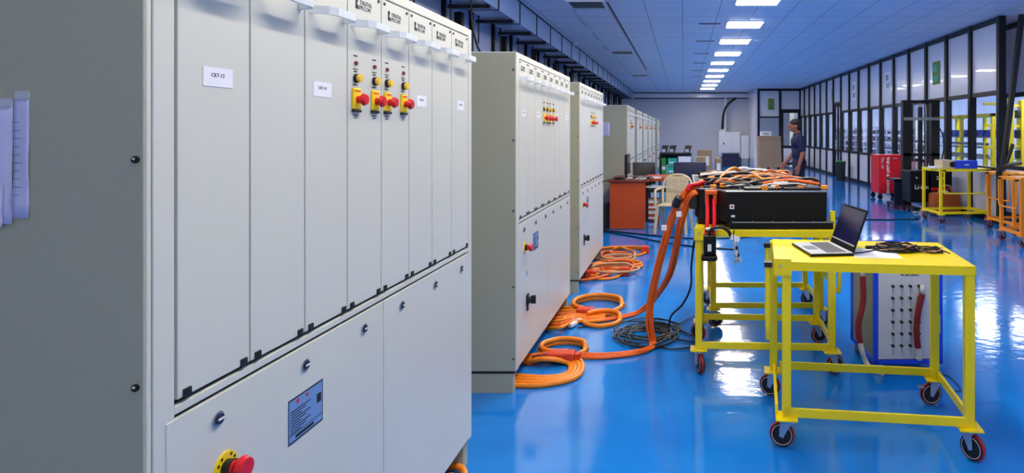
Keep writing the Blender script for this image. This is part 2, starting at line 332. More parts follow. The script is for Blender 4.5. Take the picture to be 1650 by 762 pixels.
# ------------------------------------------------------------------ battery test cabinets
LBL = {0: 'CKT-12', 2: 'CKT-14', 5: 'CKT-15', 7: 'CKT-16'}
def make_cabinet(label):
    T = thing('test_cabinet', label, 'cabinet', (-1.02, 1.18, 0), 0, 'pale grey test cabinets in the row')
    b = MB(); b.box(-.8, -.012, .0, 1.82, .13, 2.09, .006)
    b.obj('body', 'cab', T)
    for s, yy in ((0, (-.004, .001)), (1, (1.819, 1.824))):
        sp = MB(); sp.box(-.79, -.002, yy[0], yy[1], .135, 2.085, .0015).obj('side_panel', 'cab_shaded', T)
    fr = MB()   # front frame
    fr.box(-.014, .0, 0, .012, .13, 2.09, .003); fr.box(-.014, .0, .0155, .066, .13, 2.09, .002); fr.box(-.014, .0, 1.776, 1.82, .13, 2.09, .003); fr.box(-.014, 0, .066, 1.776, 2.055, 2.09, .002); fr.box(-.014, 0, .066, 1.776, 1.03, 1.0475, .002)
    fr.obj('front_frame', 'cab', T)
    pl = MB(); pl.box(-.79, -.02, 0, .06, 0, .128); pl.box(-.79, -.02, 1.76, 1.82, 0, .128); pl.box(-.79, -.7, .06, 1.76, 0, .128); pl.mi = 1; pl.box(-.8, -.01, -.002, .02, .118, .13)
    pl.obj('plinth', ['cab_shaded', 'seam'], T)
    MB().box(-.016, -.0112, .01, 1.78, .14, 2.06).obj('door_gap', 'seam', T)
    sc = []
    for z in (1.98, 1.547, 1.115, .65, .21):
        q = MB(); q.cyl((-.0155, -.003, z), (-.0155, -.008, z), .007); q.mi = 1; q.cyl((-.0145, -.008, z), (-.018, -.0095, z+.003), .0025, n=6); q.obj('side_screw', ['black', 'zinc'], T)
    for i in range(8):
        y0 = .072+i*.2125+.0018; y1 = y0+.2125-.0055
        D = MB().box(-.012, 0, y0, y1, 1.058, 2.05, .0015).obj('upper_door', 'cab', T)
        yc = (y0+y1)/2
        # bow handle
        h = MB(); zz = 1.935
        pts = [(0, yc-.088), (.045, yc-.07), (.058, yc-.045), (.058, yc+.045), (.045, yc+.07), (0, yc+.088)]
        ins = [(0, yc-.078), (.038, yc-.062), (.048, yc-.042), (.048, yc+.042), (.038, yc+.062), (0, yc+.078)]
        for j in range(5):
            h.poly([(pts[j][0], pts[j][1], zz-.011), (pts[j+1][0], pts[j+1][1], zz-.011), (ins[j+1][0], ins[j+1][1], zz-.011), (ins[j][0], ins[j][1], zz-.011)], (0, 0, .022))
        h.obj('handle', 'handle', D)
        hg = []
        for yy in (y0+.012, y1-.03):
            k = MB(); k.box(-.002, .004, yy, yy+.02, 1.054, 1.074, .001); k.obj('hinge', 'black', D)
        for yy in (y0+.018, y1-.018): MB().cyl((-.001, yy, 2.036), (.003, yy, 2.036), .0055, n=10).obj('screw', 'black', D)
        lg = MB(); ly = yc-.06
        lg.poly([(0.0004, ly, 1.985), (0.0004, ly+.014, 1.985), (0.0004, ly+.014, 1.995), (0.0004, ly+.008, 2.002), (0.0004, ly+.014, 2.01), (0.0004, ly+.014, 2.018), (0.0004, ly, 2.018)], (.0005, 0, 0)); lg.box(.0004, .0009, ly+.017, ly+.022, 1.985, 1.998)
        lg.obj('logo', 'ink', D)
        text('DIGITAL\nPECOM', .02, D, 'lettering', MX(.0006, ly+.027, 2.003), 'key')
        if i in LBL:
            ya = y0+.065-(.03 if i in (2,) else 0); MB().box(.0005, .0012, ya, ya+.087, 1.698, 1.74).obj('paper_label', 'paper', D)
            text(LBL[i], .012, D, 'lettering', MX(.0014, ya+.022, 1.719))
        if i in (3, 4):
            for yy in ((.754, .871) if i == 3 else (.958, 1.083)):
                pp = MB(); pp.box(.0, .008, yy-.023, yy+.023, 1.67, 1.735, .003); pp.mi = 1; pp.box(.0, .0084, yy-.022, yy+.022, 1.6605, 1.668)
                pp.mi = 2; pp.box(.008, .0088, yy-.017, yy+.017, 1.724, 1.729); pp.obj('button_plate', ['sign_yellow', 'black', 'red_orange'], D)
                e = MB(); e.cyl((.008, yy, 1.7), (.018, yy, 1.7), .012, .011); e.cyl((.017, yy, 1.7), (.026, yy, 1.7), .012, .02); e.cyl((.026, yy, 1.7), (.036, yy, 1.7), .02, .015); e.obj('emergency_button', 'estop', D, True)
                s = MB(); s.cyl((0, yy, 1.766), (.01, yy, 1.766), .014); s.mi = 1; s.cyl((.01, yy, 1.766), (.02, yy, 1.766), .012); s.mi = 2; s.box(.0003, .001, yy-.01, yy+.01, 1.785, 1.789); s.box(.0003, .001, yy-.014, yy+.012, 1.744, 1.747)
                s.obj('push_button', ['black', 'lamp_yellow', 'ink'], D)
                l = MB(); l.cyl((0, yy, 1.813), (.006, yy, 1.813), .0065); l.obj('indicator_lamp', 'dark_red', D)
                n = MB(); n.box(.0003, .001, yy-.012, yy+.012, 1.834, 1.838); n.box(.0003, .001, yy-.014, yy+.014, 1.793, 1.796)
                n.box(.0003, .001, yy-.013, yy+.013, 1.649, 1.652); n.box(.0003, .001, yy-.01, yy+.01, 1.642, 1.645); n.obj('caption_marks', 'ink', D)
    for j, (y0, y1) in enumerate(((.044, .931), (.935, 1.79))):
        D = MB().box(-.01, .002, y0, y1, .14, 1.022, .0015).obj('lower_door', 'cab', T)
        for y in ((.178, .492, .80) if j == 0 else (1.067, 1.37, 1.67)):
            k = MB(); k.cyl((.002, y, .972), (.006, y, .972), .016, n=20); k.mi = 1; k.cyl((.006, y, .972), (.01, y, .972), .011, n=12); k.mi = 2; k.box(.009, .012, y-.008, y+.008, .97, .974)
            k.obj('lock', ['zinc', 'dark_blue', 'white'], D)
        if j == 0:
            MB().box(.002, .003, .421, .573, .787, .903).obj('nameplate', 'plate', D)
            q = MB(); 
            for z in (.789, .901): q.box(.003, .0036, .421, .573, z-.002, z+.002)
            for y in (.422, .572): q.box(.003, .0036, y-.001, y+.001, .787, .903)
            for r in range(9): q.box(.003, .0036, .43, .43+.045+.02*((r*7) % 3), .812+r*.007, .8145+r*.007)
            q.box(.003, .0036, .545, .565, .845, .87); q.box(.003, .0036, .45, .53, .795, .803); q.box(.003, .0036, .421, .573, .808, .8095)
            q.mi = 1; q.cyl((.003, .46, .889), (.0037, .46, .889), .006, n=10); q.cyl((.003, .5, .889), (.0037, .5, .889), .005, n=10); q.obj('nameplate_print', ['ink', 'red'], D)
            z = .853; y = .2
            e = MB(); e.cyl((.002, y, z), (.006, y, z), .035, n=32); e.mi = 1; e.cyl((.006, y, z), (.022, y, z), .019, n=20)
            for a in range(0, 360, 30):
                if a in (90, 270): continue
                e.cyl((.006, y+.028*math.cos(R(a)), z+.028*math.sin(R(a))), (.0066, y+.028*math.cos(R(a)), z+.028*math.sin(R(a))), .004, n=5)
            e.obj('emergency_plate', ['sign_yellow', 'black'], D)
            e = MB(); e.cyl((.018, y, z), (.028, y, z), .017, .015); e.cyl((.028, y, z), (.04, y, z), .017, .026); e.cyl((.04, y, z), (.053, y, z), .026, .021, 20); e.obj('emergency_button', 'estop', D, True)
            e = MB(); e.box(.002, .012, .235, .285, .46, .54, .004); e.cyl((.012, .26, .5), (.035, .26, .5), .022); e.box(.03, .06, .252, .268, .475, .53, .004); e.box(.004, .01, .25, .272, .43, .46); e.obj('rotary_switch', 'black', D)
            MB().box(.002, .003, .24, .275, .66, .69).obj('sticker', 'plate', D)
    return T
cab_labels = ['long pale grey test cabinet filling the left foreground, papers taped on its side',
 'pale grey test cabinet second in the row, orange cables coiled at its foot',
 'pale grey test cabinet third in the row, before the wooden desk', 'pale grey test cabinet behind the wooden desk with a paper on its grey side',
 'pale grey test cabinet right behind the one with a paper on its side', 'pale grey test cabinet, sixth of the row along the left wall',
 'pale grey test cabinet, seventh of the row along the left wall', 'pale grey test cabinet, last but one of the row', 'narrow-looking pale grey test cabinet, farthest of the row by the back wall']
cab0 = make_cabinet(cab_labels[0])
for k, y in enumerate((3.8, 6.14, 11.4, 13.85, 16.2, 18.6, 21.0, 25.2)):
    c = copy_tree(cab0); c.location = (-1.02, y, 0); c['label'] = cab_labels[k+1]
# papers on the nearest cabinet's side
def sheet(x0, x1, z0, z1, y, label, tape=True):
    t = thing('paper_sheet', label, 'paper', (x0, y, z0), 0, 'papers on the cabinet side')
    p = MB(); n = 8; w_ = x1-x0; h_ = z1-z0; V = []
    for j in range(n+1):
        zz = h_*j/n; V.append([p.b.verts.new((w_*i/4, -.001-.004*(1-j/n)*(1+math.sin(j*1.3+i*.8))*.5, zz)) for i in range(5)])
    for j in range(n):
        for i in range(4): p.b.faces.new((V[j][i], V[j][i+1], V[j+1][i+1], V[j+1][i]))
    o = p.obj('sheet', 'lilac_paper', t, True)
    md = o.modifiers.new('thick', 'SOLIDIFY'); md.thickness = .0004
    k = MB()
    for r in range(10): k.box(w_*.12, w_*(.55+.3*((r*5) % 3)/3), -.0075, -.007, h_*(.18+.065*r), h_*(.18+.065*r)+.0012)
    k.obj('print_lines', 'glassy_grey', t)
    if tape: MB().box(w_*.08, w_*.98, -.003, 0, h_*.955, h_*1.02).obj('tape', 'silver', t)
sheet(-1.266, -1.237, 1.437, 1.672, 1.176, 'narrow lilac paper taped on the grey cabinet side, right of the others')
sheet(-1.40, -1.268, 1.425, 1.658, 1.176, 'lilac printed sheet taped on the grey cabinet side, cut by the photo edge')
sheet(-1.47, -1.283, 1.42, 1.5, 1.172, 'lower lilac sheet on the grey cabinet side, peeping out beneath another', False)
sheet(-1.5, -1.34, 1.52, 1.77, 11.395, 'lilac sheet taped on the grey side of the cabinet behind the desk')

# ------------------------------------------------------------------ carts
def caster(par, x, y, ang, brake=False):
    c, s = math.cos(ang), math.sin(ang); M = Matrix.Translation((x, y, 0)) @ Matrix.Rotation(ang, 4, 'Z')
    f = MB(); f.box(-.045, .045, -.045, .045, .143, .15); f.cyl((0, 0, .13), (0, 0, .143), .03)
    for sy in (-.022, .022):
        f.poly([(-.03, sy-.002, .132), (.03, sy-.002, .132), (.035, sy-.002, .06), (.015, sy-.002, .05), (-.01, sy-.002, .1)], (0, .004, 0))
    f.box(-.03, .03, -.024, .024, .126, .132); f.cyl((.022, -.03, .065), (.022, .03, .065), .007)
    if brake: f.box(.03, .1, -.015, .015, .1, .106)
    o = f.at(M).obj('caster', 'zinc', par)
    wl_ = MB(); wl_.cyl((.022, -.0165, .065), (.022, .0165, .065), .058, n=28); wl_.at(M).obj('wheel', 'black', o, True)
    t = MB()
    t.torus((.022, 0, .065), .0555, .0095, 'y', 28, 8); t.mi = 1; t.torus((.022, -.0155, .065), .05, .0025, 'y', 28, 6); t.torus((.022, .0155, .065), .05, .0025, 'y', 28, 6)
    t.at(M).obj('tyre', ['tyre', 'tyre_rim'], o)
def make_cart(label, cx, cy, rz, W=.93, D=.64, H=.95, col='yellow', handle='left', cast=(0, .3, 3.4, 2.6), tab=True, il=0, stop=False, group='welded steel carts'):
    T = thing('cart', label, 'cart', (cx, cy, 0), rz, group); hw, hd = W/2, D/2; L = .045
    MB().box(-hw, hw, -hd, hd, H-.006, H, .002).obj('tabletop', col, T)
    tf = MB(); tf.box(-hw, hw, -hd, -hd+.006, H-.045, H-.006); tf.box(-hw, hw, hd-.006, hd, H-.045, H-.006); tf.box(-hw, -hw+.006, -hd, hd, H-.045, H-.006); tf.box(hw-.006, hw, -hd, hd, H-.045, H-.006)
    tf.box(-hw-.003, -hw+.085, -hd-.006, -hd-.0005, H-.07, H+.014); (tf.box(hw-.045, hw+.003, hd+.0005, hd+.005, H-.06, H+.08) if tab else None)
    tf.obj('top_frame', col, T)
    for sx in (-1, 1):
        for sy in (-1, 1):
            x = sx*(hw-L/2-.004)+((il if sy < 0 else -il*.5) if sx < 0 else 0); y = sy*(hd-L/2-.004)
            MB().box(x-L/2, x+L/2, y-L/2, y+L/2, .157, H-.007, .003).obj('leg', col, T)
            MB().box(x-.055, x+.055, y-.055, y+.055, .15, .157).obj('caster_plate', col, T)
    for sy in (-1, 1): MB().box(-hw+L, hw-L, sy*(hd-.012)-.008, sy*(hd-.012)+.008, .16, .205, .002).obj('bottom_rail', col, T)
    for sx in (-1, 1): MB().box(sx*(hw-.012)-.008, sx*(hw-.012)+.008, -hd+L, hd-L, .16, .205, .002).obj('bottom_rail', col, T)
    k = 0
    for sx in (-1, 1):
        for sy in (-1, 1): caster(T, sx*(hw-L/2-.004)+((il if sy < 0 else -il*.5) if sx < 0 else 0), sy*(hd-L/2-.004), cast[k], k == 3); k += 1
    r = .013
    if handle in ('left', 'right'):
        s = -1 if handle == 'left' else 1; x = s*(hw+.03)
        pts = [(x, -hd+.06, H-.03), (x, -hd+.06, .62), (x, -hd+.075, .55), (x, -hd+.13, .525), (x, hd-.13, .525), (x, hd-.075, .55), (x, hd-.06, .62), (x, hd-.06, H-.03)]
    elif handle == 'front':
        y = -hd-.03; pts = [(-hw+.06, y, H-.03), (-hw+.06, y, .62), (-hw+.075, y, .55), (-hw+.13, y, .525), (hw-.13, y, .525), (hw-.075, y, .55), (hw-.06, y, .62), (hw-.06, y, H-.03)]
    if handle:
        h = MB(); h.tube(pts, r, 10); 
        for q in (pts[0], pts[-1]): h.mi = 1; h.box(q[0]-.02, q[0]+.02, q[1]-.02, q[1]+.02, H-.04, H-.015)
        h.obj('push_handle', [col, 'black'], T)
    if stop: MB().box(hw-.02, hw+.012, -hd+.1, -hd+.135, H-.03, H+.115, .003).obj('end_stop', col, T)
    b = MB(); b.cyl((-hw+.03, -hd-.005, H-.02), (-hw+.03, -hd-.01, H-.02), .007, n=8); b.obj('bolt', 'zinc', T)
    return T
cartA = make_cart('yellow steel cart in the foreground carrying the open laptop', .985, 3.40, -.125, .97, .66, .945, cast=(3.0, 2.9, -.9, 3.3), tab=False, il=.035)
cartB = make_cart('yellow steel cart behind the laptop cart, under the front of the black battery pack', .56, 4.42, -.05, .93, .66, .95, handle='right', cast=(-1.2, 2.6, .3, .2), stop=True)
cartC = make_cart('yellow steel cart under the rear of the black battery pack', .69, 5.4, 0.0, .93, .7, .95, handle=None, cast=(.4, 2.6, .3, .2))
cartD = make_cart('far yellow steel cart with a blue and white instrument on it, by the glass wall', 4.90, 11.15, .10, .93, .66, .95, handle='front')
cartE = make_cart('orange steel cart right of the far yellow cart', 5.50, 9.9, .06, .92, .75, .95, 'orange_paint', 'left', group='orange steel carts')
cartF = make_cart('orange steel cart cut off by the right photo edge, nearest of the two', 5.12, 8.85, .0, .92, .6, .95, 'orange_paint', 'left', group='orange steel carts')

# ------------------------------------------------------------------ laptop, paper, cables on the near cart
def on_cart(px, py, z): return F(px, py, z)
H0 = .945
a = on_cart(1305, 405, H0+.01); b_ = on_cart(1384, 406, H0+.01)
rz = -.14
T = thing('laptop', 'open silver laptop with dark screen on the yellow cart', 'laptop', ((a.x+b_.x)/2, (a.y+b_.y)/2+.14, H0+.001), 0)
# base: hinge on the right end, screen faces left
W_, D_ = .34, .235
T.rotation_euler = (0, 0, R(-90)+.12); T.location = (.765, 3.42, H0+.001)
MB().box(-W_/2, W_/2, -D_/2, D_/2, 0, .014, .003).obj('base', 'gloss_black', T)
MB().box(-W_/2+.003, W_/2-.003, -D_/2+.003, D_/2-.003, .0135, .0165, .001).obj('keyboard_deck', 'silver', T)
k = MB()
for r in range(5):
    for c in range(13): k.box(-.145+c*.0225, -.145+c*.0225+.019, -.02+r*.022, -.02+r*.022+.018, .0165, .018)
k.obj('keys', 'key', T)
MB().box(-.05, .05, -.095, -.035, .0165, .0172).obj('touchpad', 'glassy_grey', T)
tilt = R(-20); Ms = Matrix.Translation((0, D_/2-.004, .016)) @ Matrix.Rotation(tilt, 4, 'X')
sb = MB(); sb.box(-W_/2, W_/2, -.002, .006, 0, .235, .003); sc = sb.at(Ms).obj('screen_lid', 'gloss_black', T)
MB().box(-W_/2+.012, W_/2-.012, -.003, -.0015, .03, .222).at(Ms).obj('display', 'screen', sc)
q = MB(); q.box(-W_/2+.012, W_/2-.012, -.0036, -.003, .03, .037).at(Ms).obj('taskbar', 'silver', sc)
T2 = thing('paper_sheet', 'white sheet lying beside the laptop under black cables', 'paper', (1.03, 3.36, H0+.0005), -.1)
MB().box(-.12, .12, -.15, .1, 0, .001).obj('sheet', 'paper', T2)
random.seed(5)
def tangle(name, label, cx, cy, z, rx, ry, n, r, m, cat='cables', seed=1, zr=.03, kind=None, loops=1.0):
    rd = random.Random(seed); t = MB(); pts = []
    for i in range(n):
        a = i*2.3*loops+rd.uniform(-.5, .5); q = rd.uniform(.45, 1)
        pts.append((cx+rx*q*math.cos(a), cy+ry*q*math.sin(a), z+r+rd.uniform(0, zr)))
    t.tube(pts, r, 7, False, True, 6); o = t.obj(name, m); return tag(o, label, cat)
def coil(pts_c, rx, ry, turns, r, z, rd, n=14, drift=.03):
    out = []
    for i in range(int(n*turns)):
        a = 2*math.pi*i/n; k = 1+rd.uniform(-.06, .06)-.05*(i/n)
        out.append((pts_c[0]+rx*k*math.cos(a)+drift*(i/n), pts_c[1]+ry*k*math.sin(a), z+r+(i/n)*r*1.3))
    return out
rd = random.Random(7)
T = thing('cable_coil', 'coiled black and tan adapter cords lying right of the laptop', 'cables', (1.17, 3.42, H0))
def loops(cx, cy, rx, ry, turns, r, h, seed):
    q = random.Random(seed); out = []
    for i in range(turns*8):
        if i % 8 == 0: k = q.uniform(.45, 1); ox, oy = q.uniform(-.02, .02), q.uniform(-.015, .015)
        a_ = 2*math.pi*i/8; out.append((cx+ox+rx*k*math.cos(a_)+q.uniform(-.006, .006), cy+oy+ry*k*math.sin(a_), r+.001+q.uniform(.2, 1)*h*(.5+.5*math.sin(a_*.7+seed))))
    return out
MB().tube(loops(0, 0, .12, .09, 7, .0045, .04, 3), .0045, 7).obj('black_cord', 'black', T)
MB().tube(loops(-.01, .0, .11, .08, 3, .003, .045, 5), .003, 7).obj('tan_cord', 'tan_cord', T)
MB().tube(loops(.17, -.04, .075, .06, 5, .0035, .025, 8), .0035, 7).obj('thin_cord', 'black', T)
MB().tube(loops(.18, -.04, .07, .06, 3, .0025, .025, 9), .0025, 7).obj('thin_cord', 'tan_cord', T)
MB().tube([(-.1, 0, .004), (-.17, -.05, .004), (-.22, -.085, .004), (-.27, -.09, .004)], .0035, 7).box(-.31, -.26, -.097, -.083, .001, .012, .003).obj('plug_lead', 'black', T)
MB().box(-.15, -.09, .03, .055, .001, .018, .004).obj('connector', 'black', T)
MB().tube([(.05, .06, .004), (.18, .05, .004), (.25, -.02, .004), (.26, -.10, .004)], .003, 7).obj('trailing_cord', 'black', T)

# ------------------------------------------------------------------ battery pack on the two carts
ZB = .951
T = thing('battery_pack', 'large black battery pack box resting across two yellow carts', 'battery pack', (0, 0, 0))
yF, yR = 4.16, 5.72; xL, xR = .09, .965
out = [(xL, 4.42), (xL+.03, 4.36), (xL+.13, 4.34), (xL+.2, yF), (xR, yF), (xR, yR), (xL, yR)]
c = MB(); c.poly([(x, y, ZB+.045) for x, y in out], (0, 0, .2)); c.obj('case', 'gloss_black', T)
c = MB(); c.poly([(xL+.22, yF-.04, ZB), (xR+.035, yF-.04, ZB), (xR+.035, yR+.02, ZB), (xL+.02, yR+.02, ZB), (xL+.02, yF+.2, ZB), (xL+.2, yF+.2, ZB)], (0, 0, .05)); c.obj('base_tray', 'gloss_black', T)
c = MB()
for i in range(len(out)):
    (x0, y0), (x1, y1) = out[i], out[(i+1) % len(out)]; c.cyl((x0, y0, ZB+.247), (x1, y1, ZB+.247), .006, n=8)
c.obj('top_rim', 'steel', T)
for i in range(6): MB().cyl((xL+.24+i*.135, yF-.03, ZB+.05), (xL+.24+i*.135, yF-.03, ZB+.054), .005, n=8).obj('tray_screw', 'zinc', T)
MB().box(xL+.24, xR+.03, yF-.041, yF-.038, ZB+.043, ZB+.05).obj('tray_edge', 'steel', T)
# modules visible in the open top
rd = random.Random(3)
for r in range(4):
    for cidx in range(3):
        x = xL+.06+cidx*.275; y = yF+.1+r*.37
        m = MB(); m.box(x, x+.25, y+(.16 if cidx == 0 and r == 0 else 0), y+.32, ZB+.235, ZB+.262, .006); o = m.obj('module', 'dark_blue' if (r+cidx) % 3 == 0 else 'black', T)
        MB().box(x+.05, x+.17, y+.2, y+.26, ZB+.262, ZB+.264).obj('module_label', 'white', o)
for k in range(4):
    y = yF+.06+k*.37
    MB().tube([(xL+.05, y+.3, ZB+.27), (xL+.25, y+.2, ZB+.28), (xL+.5, y+.26, ZB+.27), (xR-.08, y+.2, ZB+.27)], .014, 8).obj('cable_loom', 'black', T)
def lab_box(x, y, z, w_, h_, name='label_plate', m='white', yy=.002): return MB().box(x, x+w_, y-yy, y, z, z+h_).obj(name, m, T)
lab_box(xL+.225, yF-.0005, ZB+.13, .03, .03); lab_box(xL+.225+.008, yF-.003, ZB+.138, .014, .014, 'label_mark', 'dark_red', .001); lab_box(xL+.215+.02, yF-.0005, ZB+.075, .025, .014)
lab_box(.62, 4.24, ZB+.285, .1, .025, 'white_tag')
MB().box(.05, .11, 4.40, 4.52, ZB+.1, ZB+.2, .008).obj('socket_block', 'black', T)
# orange cables over the pack
def strand(name, pts, r, m, label, cat='cable', grp=None, res=6):
    o = MB().tube(pts, r, 9, False, True, res).obj(name, m); tag(o, label, cat, grp); return o
rd = random.Random(11)
zt = ZB+.30
def jit(p, a=.02): return (p[0]+rd.uniform(-a, a), p[1]+rd.uniform(-a, a), p[2]+rd.uniform(0, a))
NM = {'orange': 'bright orange lead', 'deep_orange': 'dark orange lead', 'black': 'black lead', 'tan_cord': 'pale tan lead', 'white': 'white lead'}
zt = ZB+.262
for k in range(58):
    m = ('orange', 'black', 'tan_cord', 'black', 'deep_orange', 'black', 'white')[k % 7]; r_ = rd.choice((.005, .007, .009, .011))
    x = rd.uniform(xL+.05, xR-.25); y = yF+.04+(yR-yF-.15)*((k*.618) % 1); a = rd.choice((0, 0, .2, -.25, .5, -.6, 1.1))+rd.uniform(-.15, .15); L_ = rd.uniform(.16, .5)
    pts = []
    for i in range(6):
        t = i/5; px_ = min(xR-.02, max(xL+.02, x+L_*t*math.cos(a))); py_ = min(yR-.03, max(yF+.015, y+L_*t*math.sin(a)+.03*math.sin(6*t+k)))
        pts.append((px_, py_, zt+r_+.022*math.sin(math.pi*t)*rd.uniform(.4, 1.5)+.006*(k % 4)))
    strand('battery_lead', pts, r_, m, NM[m]+' in the heap across the top of the black battery pack', 'cable', NM[m]+'s heaped on the battery pack')
strand('battery_lead', [P(1157, 297, 4.7), P(1165, 282, 5.0), P(1182, 271, 5.3), P(1200, 277, 5.5), P(1240, 281, 5.55), P(1257, 276, 5.55), P(1275, 293, 5.2), P(1300, 305, 4.7), P(1318, 303, 4.6)], .014, 'orange', 'thick orange lead arching highest over the black battery pack')
strand('battery_lead', [P(1125, 292, 4.8), P(1145, 288, 5.0), P(1170, 290, 5.1), P(1250, 289, 5.2), P(1280, 287, 5.2)], .012, 'tan_cord', 'pale lead running straight above the middle of the battery pack')
for k, (px, py, d) in enumerate(((1236, 283, 5.0), (1258, 287, 4.95), (1215, 283, 5.2), (1222, 291, 4.8), (1290, 292, 5.0), (1265, 281, 5.4), (1250, 302, 4.3), (1196, 298, 4.5))):
    o = MB().box(-.035, .035, -.012, .012, -.012, .012, .003).obj('cable_tag', 'white', loc=P(px, py, d)); o.rotation_euler = (0, .2, rd.uniform(-.6, .6)); tag(o, 'small white tag clipped on the leads over the battery pack', 'tag', 'white tags on the battery leads')
for k, (px, py, d) in enumerate(((1165, 299, 4.4), (1149, 301, 4.42), (1232, 303, 4.24), (1290, 303, 4.3), (1328, 302, 4.25))):
    o = MB().box(-.022, .022, -.018, .018, -.012, .016, .004).obj('terminal_block', 'orange_paint', loc=P(px, py, d)); tag(o, 'small orange terminal block on the front rim of the battery pack', 'connector', 'orange terminal blocks')
# front connectors: orange block with two red cables and black plug
T = thing('charging_lead', 'two red cables with black plug hanging at the front left of the battery pack', 'cable', (0, 0, 0))
MB().box(.155, .24, 4.27, 4.335, 1.165, 1.195, .006).box(.155, .18, 4.28, 4.32, 1.1, 1.17, .005).box(.21, .235, 4.28, 4.32, 1.1, 1.17, .005).obj('socket', 'deep_orange', T)
for x in (.168, .214): MB().tube([(x, 4.28, 1.13), (x, 4.22, 1.08), (x-.004, 4.12, 1.0), (x-.015, 4.07, .92)], .013, 10).obj('red_cable', 'red', T)
MB().box(.15, .235, 4.055, 4.085, .955, .97, .004).obj('cable_tie', 'white', T)
MB().box(.135, .215, 4.0, 4.07, .8, .93, .01).box(.12, .225, 3.985, 4.075, .765, .80, .012).box(.15, .2, 3.995, 4.0, .82, .89).obj('plug', 'gloss_black', T)
MB().box(.16, .185, 3.99, 3.994, .83, .875).obj('plug_label', 'white', T)
strand('arched_hose', [P(1140, 385, 4.05), P(1146, 370, 4.02), P(1160, 366, 4.02), P(1173, 372, 4.02), P(1180, 386, 4.03)], .011, 'black', 'black hose arching in front of the cart edge below the pack')
# bag of parts hanging
T = thing('parts_bag', 'clear bag of small parts hanging on a tag below the pack', 'bag', P(1183, 388, 4.0))
MB().tube([(0, 0, .07), (-.005, 0, .02), (.0, 0, -.02)], .004).obj('string', 'black', T)
MB().box(-.03, .03, -.003, .003, .0, .035).at(Matrix.Rotation(.35, 4, 'Y')).obj('tag', 'paper', T)
g = MB(); rb = random.Random(4)
for k in range(26):
    q = rb.random(); g.mi = rb.choice((0, 0, 1)); g.ell((.004+.022*q+rb.uniform(-.8, 1)*.022*q, rb.uniform(-1, 1)*.014*q, -.01-.125*q), (.011, .009, .017), 8)
g.obj('bag', ['clear_bag', 'ink'], T, False)
# lifting tab right
# ------------------------------------------------------------------ grey inverter test box with blue frame
T = thing('load_bank', 'grey test box with blue frame and rows of terminals behind the near cart', 'test equipment', (1.485, 4.08, 0), .04)
w2 = .23; D2 = .5; Z0, Z1 = .07, .80
MB().box(-w2+.01, w2-.01, .012, D2-.01, Z0+.01, Z1-.01).obj('enclosure', 'test_side', T)
MB().box(-w2+.03, w2-.03, .004, .012, Z0+.035, Z1-.03).obj('front_panel', 'test_front', T)
f = MB(); e = .03
for x in (-w2, w2-e):
    for y in (0, D2-e): f.box(x, x+e, y, y+e, Z0, Z1, .003)
for z in (Z0, Z1-e):
    for y in (0, D2-e): f.box(-w2, w2, y, y+e, z, z+e, .003)
    for x in (-w2, w2-e): f.box(x, x+e, 0, D2, z, z+e, .003)
f.obj('frame', 'blue', T)
for c_ in range(4):
    for r in range(6):
        x = -.106+c_*.058; z = .585-r*.078
        k = MB(); k.cyl((x, .004, z), (x, -.014, z), .0095, n=8); k.mi = 1; k.box(x-.0015+.004, x+.0015+.004, .001, .004, z-.06, z); k.obj('terminal', ['black', 'steel'], T)
text('INVERTER LOAD BANK\nIN SECONDS', .021, T, 'lettering', MY(.01, .003, .668), align='CENTER', bold=.0006)
for z in (.11, .70): MB().cyl((w2-.05, .004, z), (w2-.05, -.008, z), .013).obj('panel_knob', 'black', T)
MB().tube([(w2-.035, .0, .4), (w2-.035, -.03, .4), (w2-.035, -.03, .28), (w2-.035, 0, .28)], .005, 8, False, False).obj('pull_handle', 'zinc', T)
for (x, y) in ((-w2+.04, .04), (w2-.04, .04), (-w2+.04, D2-.04), (w2-.04, D2-.04)):
    k = MB(); k.box(x-.025, x+.025, y-.02, y+.02, .055, .07); k.cyl((x, y-.012, .028), (x, y+.012, .028), .028); k.obj('caster', 'zinc', T)
def red_hose(pts, label, pts2=None):
    t = thing('red_hose', label, 'cable', (0, 0, 0)); MB().tube(pts, .02, 10).obj('sleeve', 'dark_red', t)
    MB().tube([pts[-1], pts[-1]+(pts[-1]-pts[-2])*.4+Vector((.01, 0, -.02))]+(pts2 or []), .017, 10).obj('end_sleeve', 'hose_white', t)
    MB().tube([pts[0], pts[0]+Vector((0, 0, .06))], .014, 10).obj('top_sleeve', 'hose_white', t)
red_hose([P(1390, 445, 4.1), P(1391, 480, 4.08), P(1388, 500, 4.06), P(1383, 525, 4.03), P(1386, 552, 4.02)], 'thick red sleeved cable hanging left of the grey test box', [P(1394, 580, 4.05), P(1402, 592, 4.0), P(1425, 602, 3.95)])
red_hose([P(1486, 474, 4.06), P(1480, 500, 4.055), P(1477, 530, 4.055), P(1479, 560, 4.055)], 'red sleeved cable hanging across the front of the grey test box', [P(1479, 575, 4.055)])
strand('test_lead', [P(1373, 434, 4.545), P(1373, 480, 4.545), P(1374, 505, 4.545)], .004, 'black', 'thin black lead with plug hanging at the left edge of the test box')
strand('floor_wire', [F(1515, 603, .004), F(1530, 607, .004), F(1548, 628, .004), F(1530, 629, .004)], .003, 'black', 'short bent black wire on the floor beside the test box')

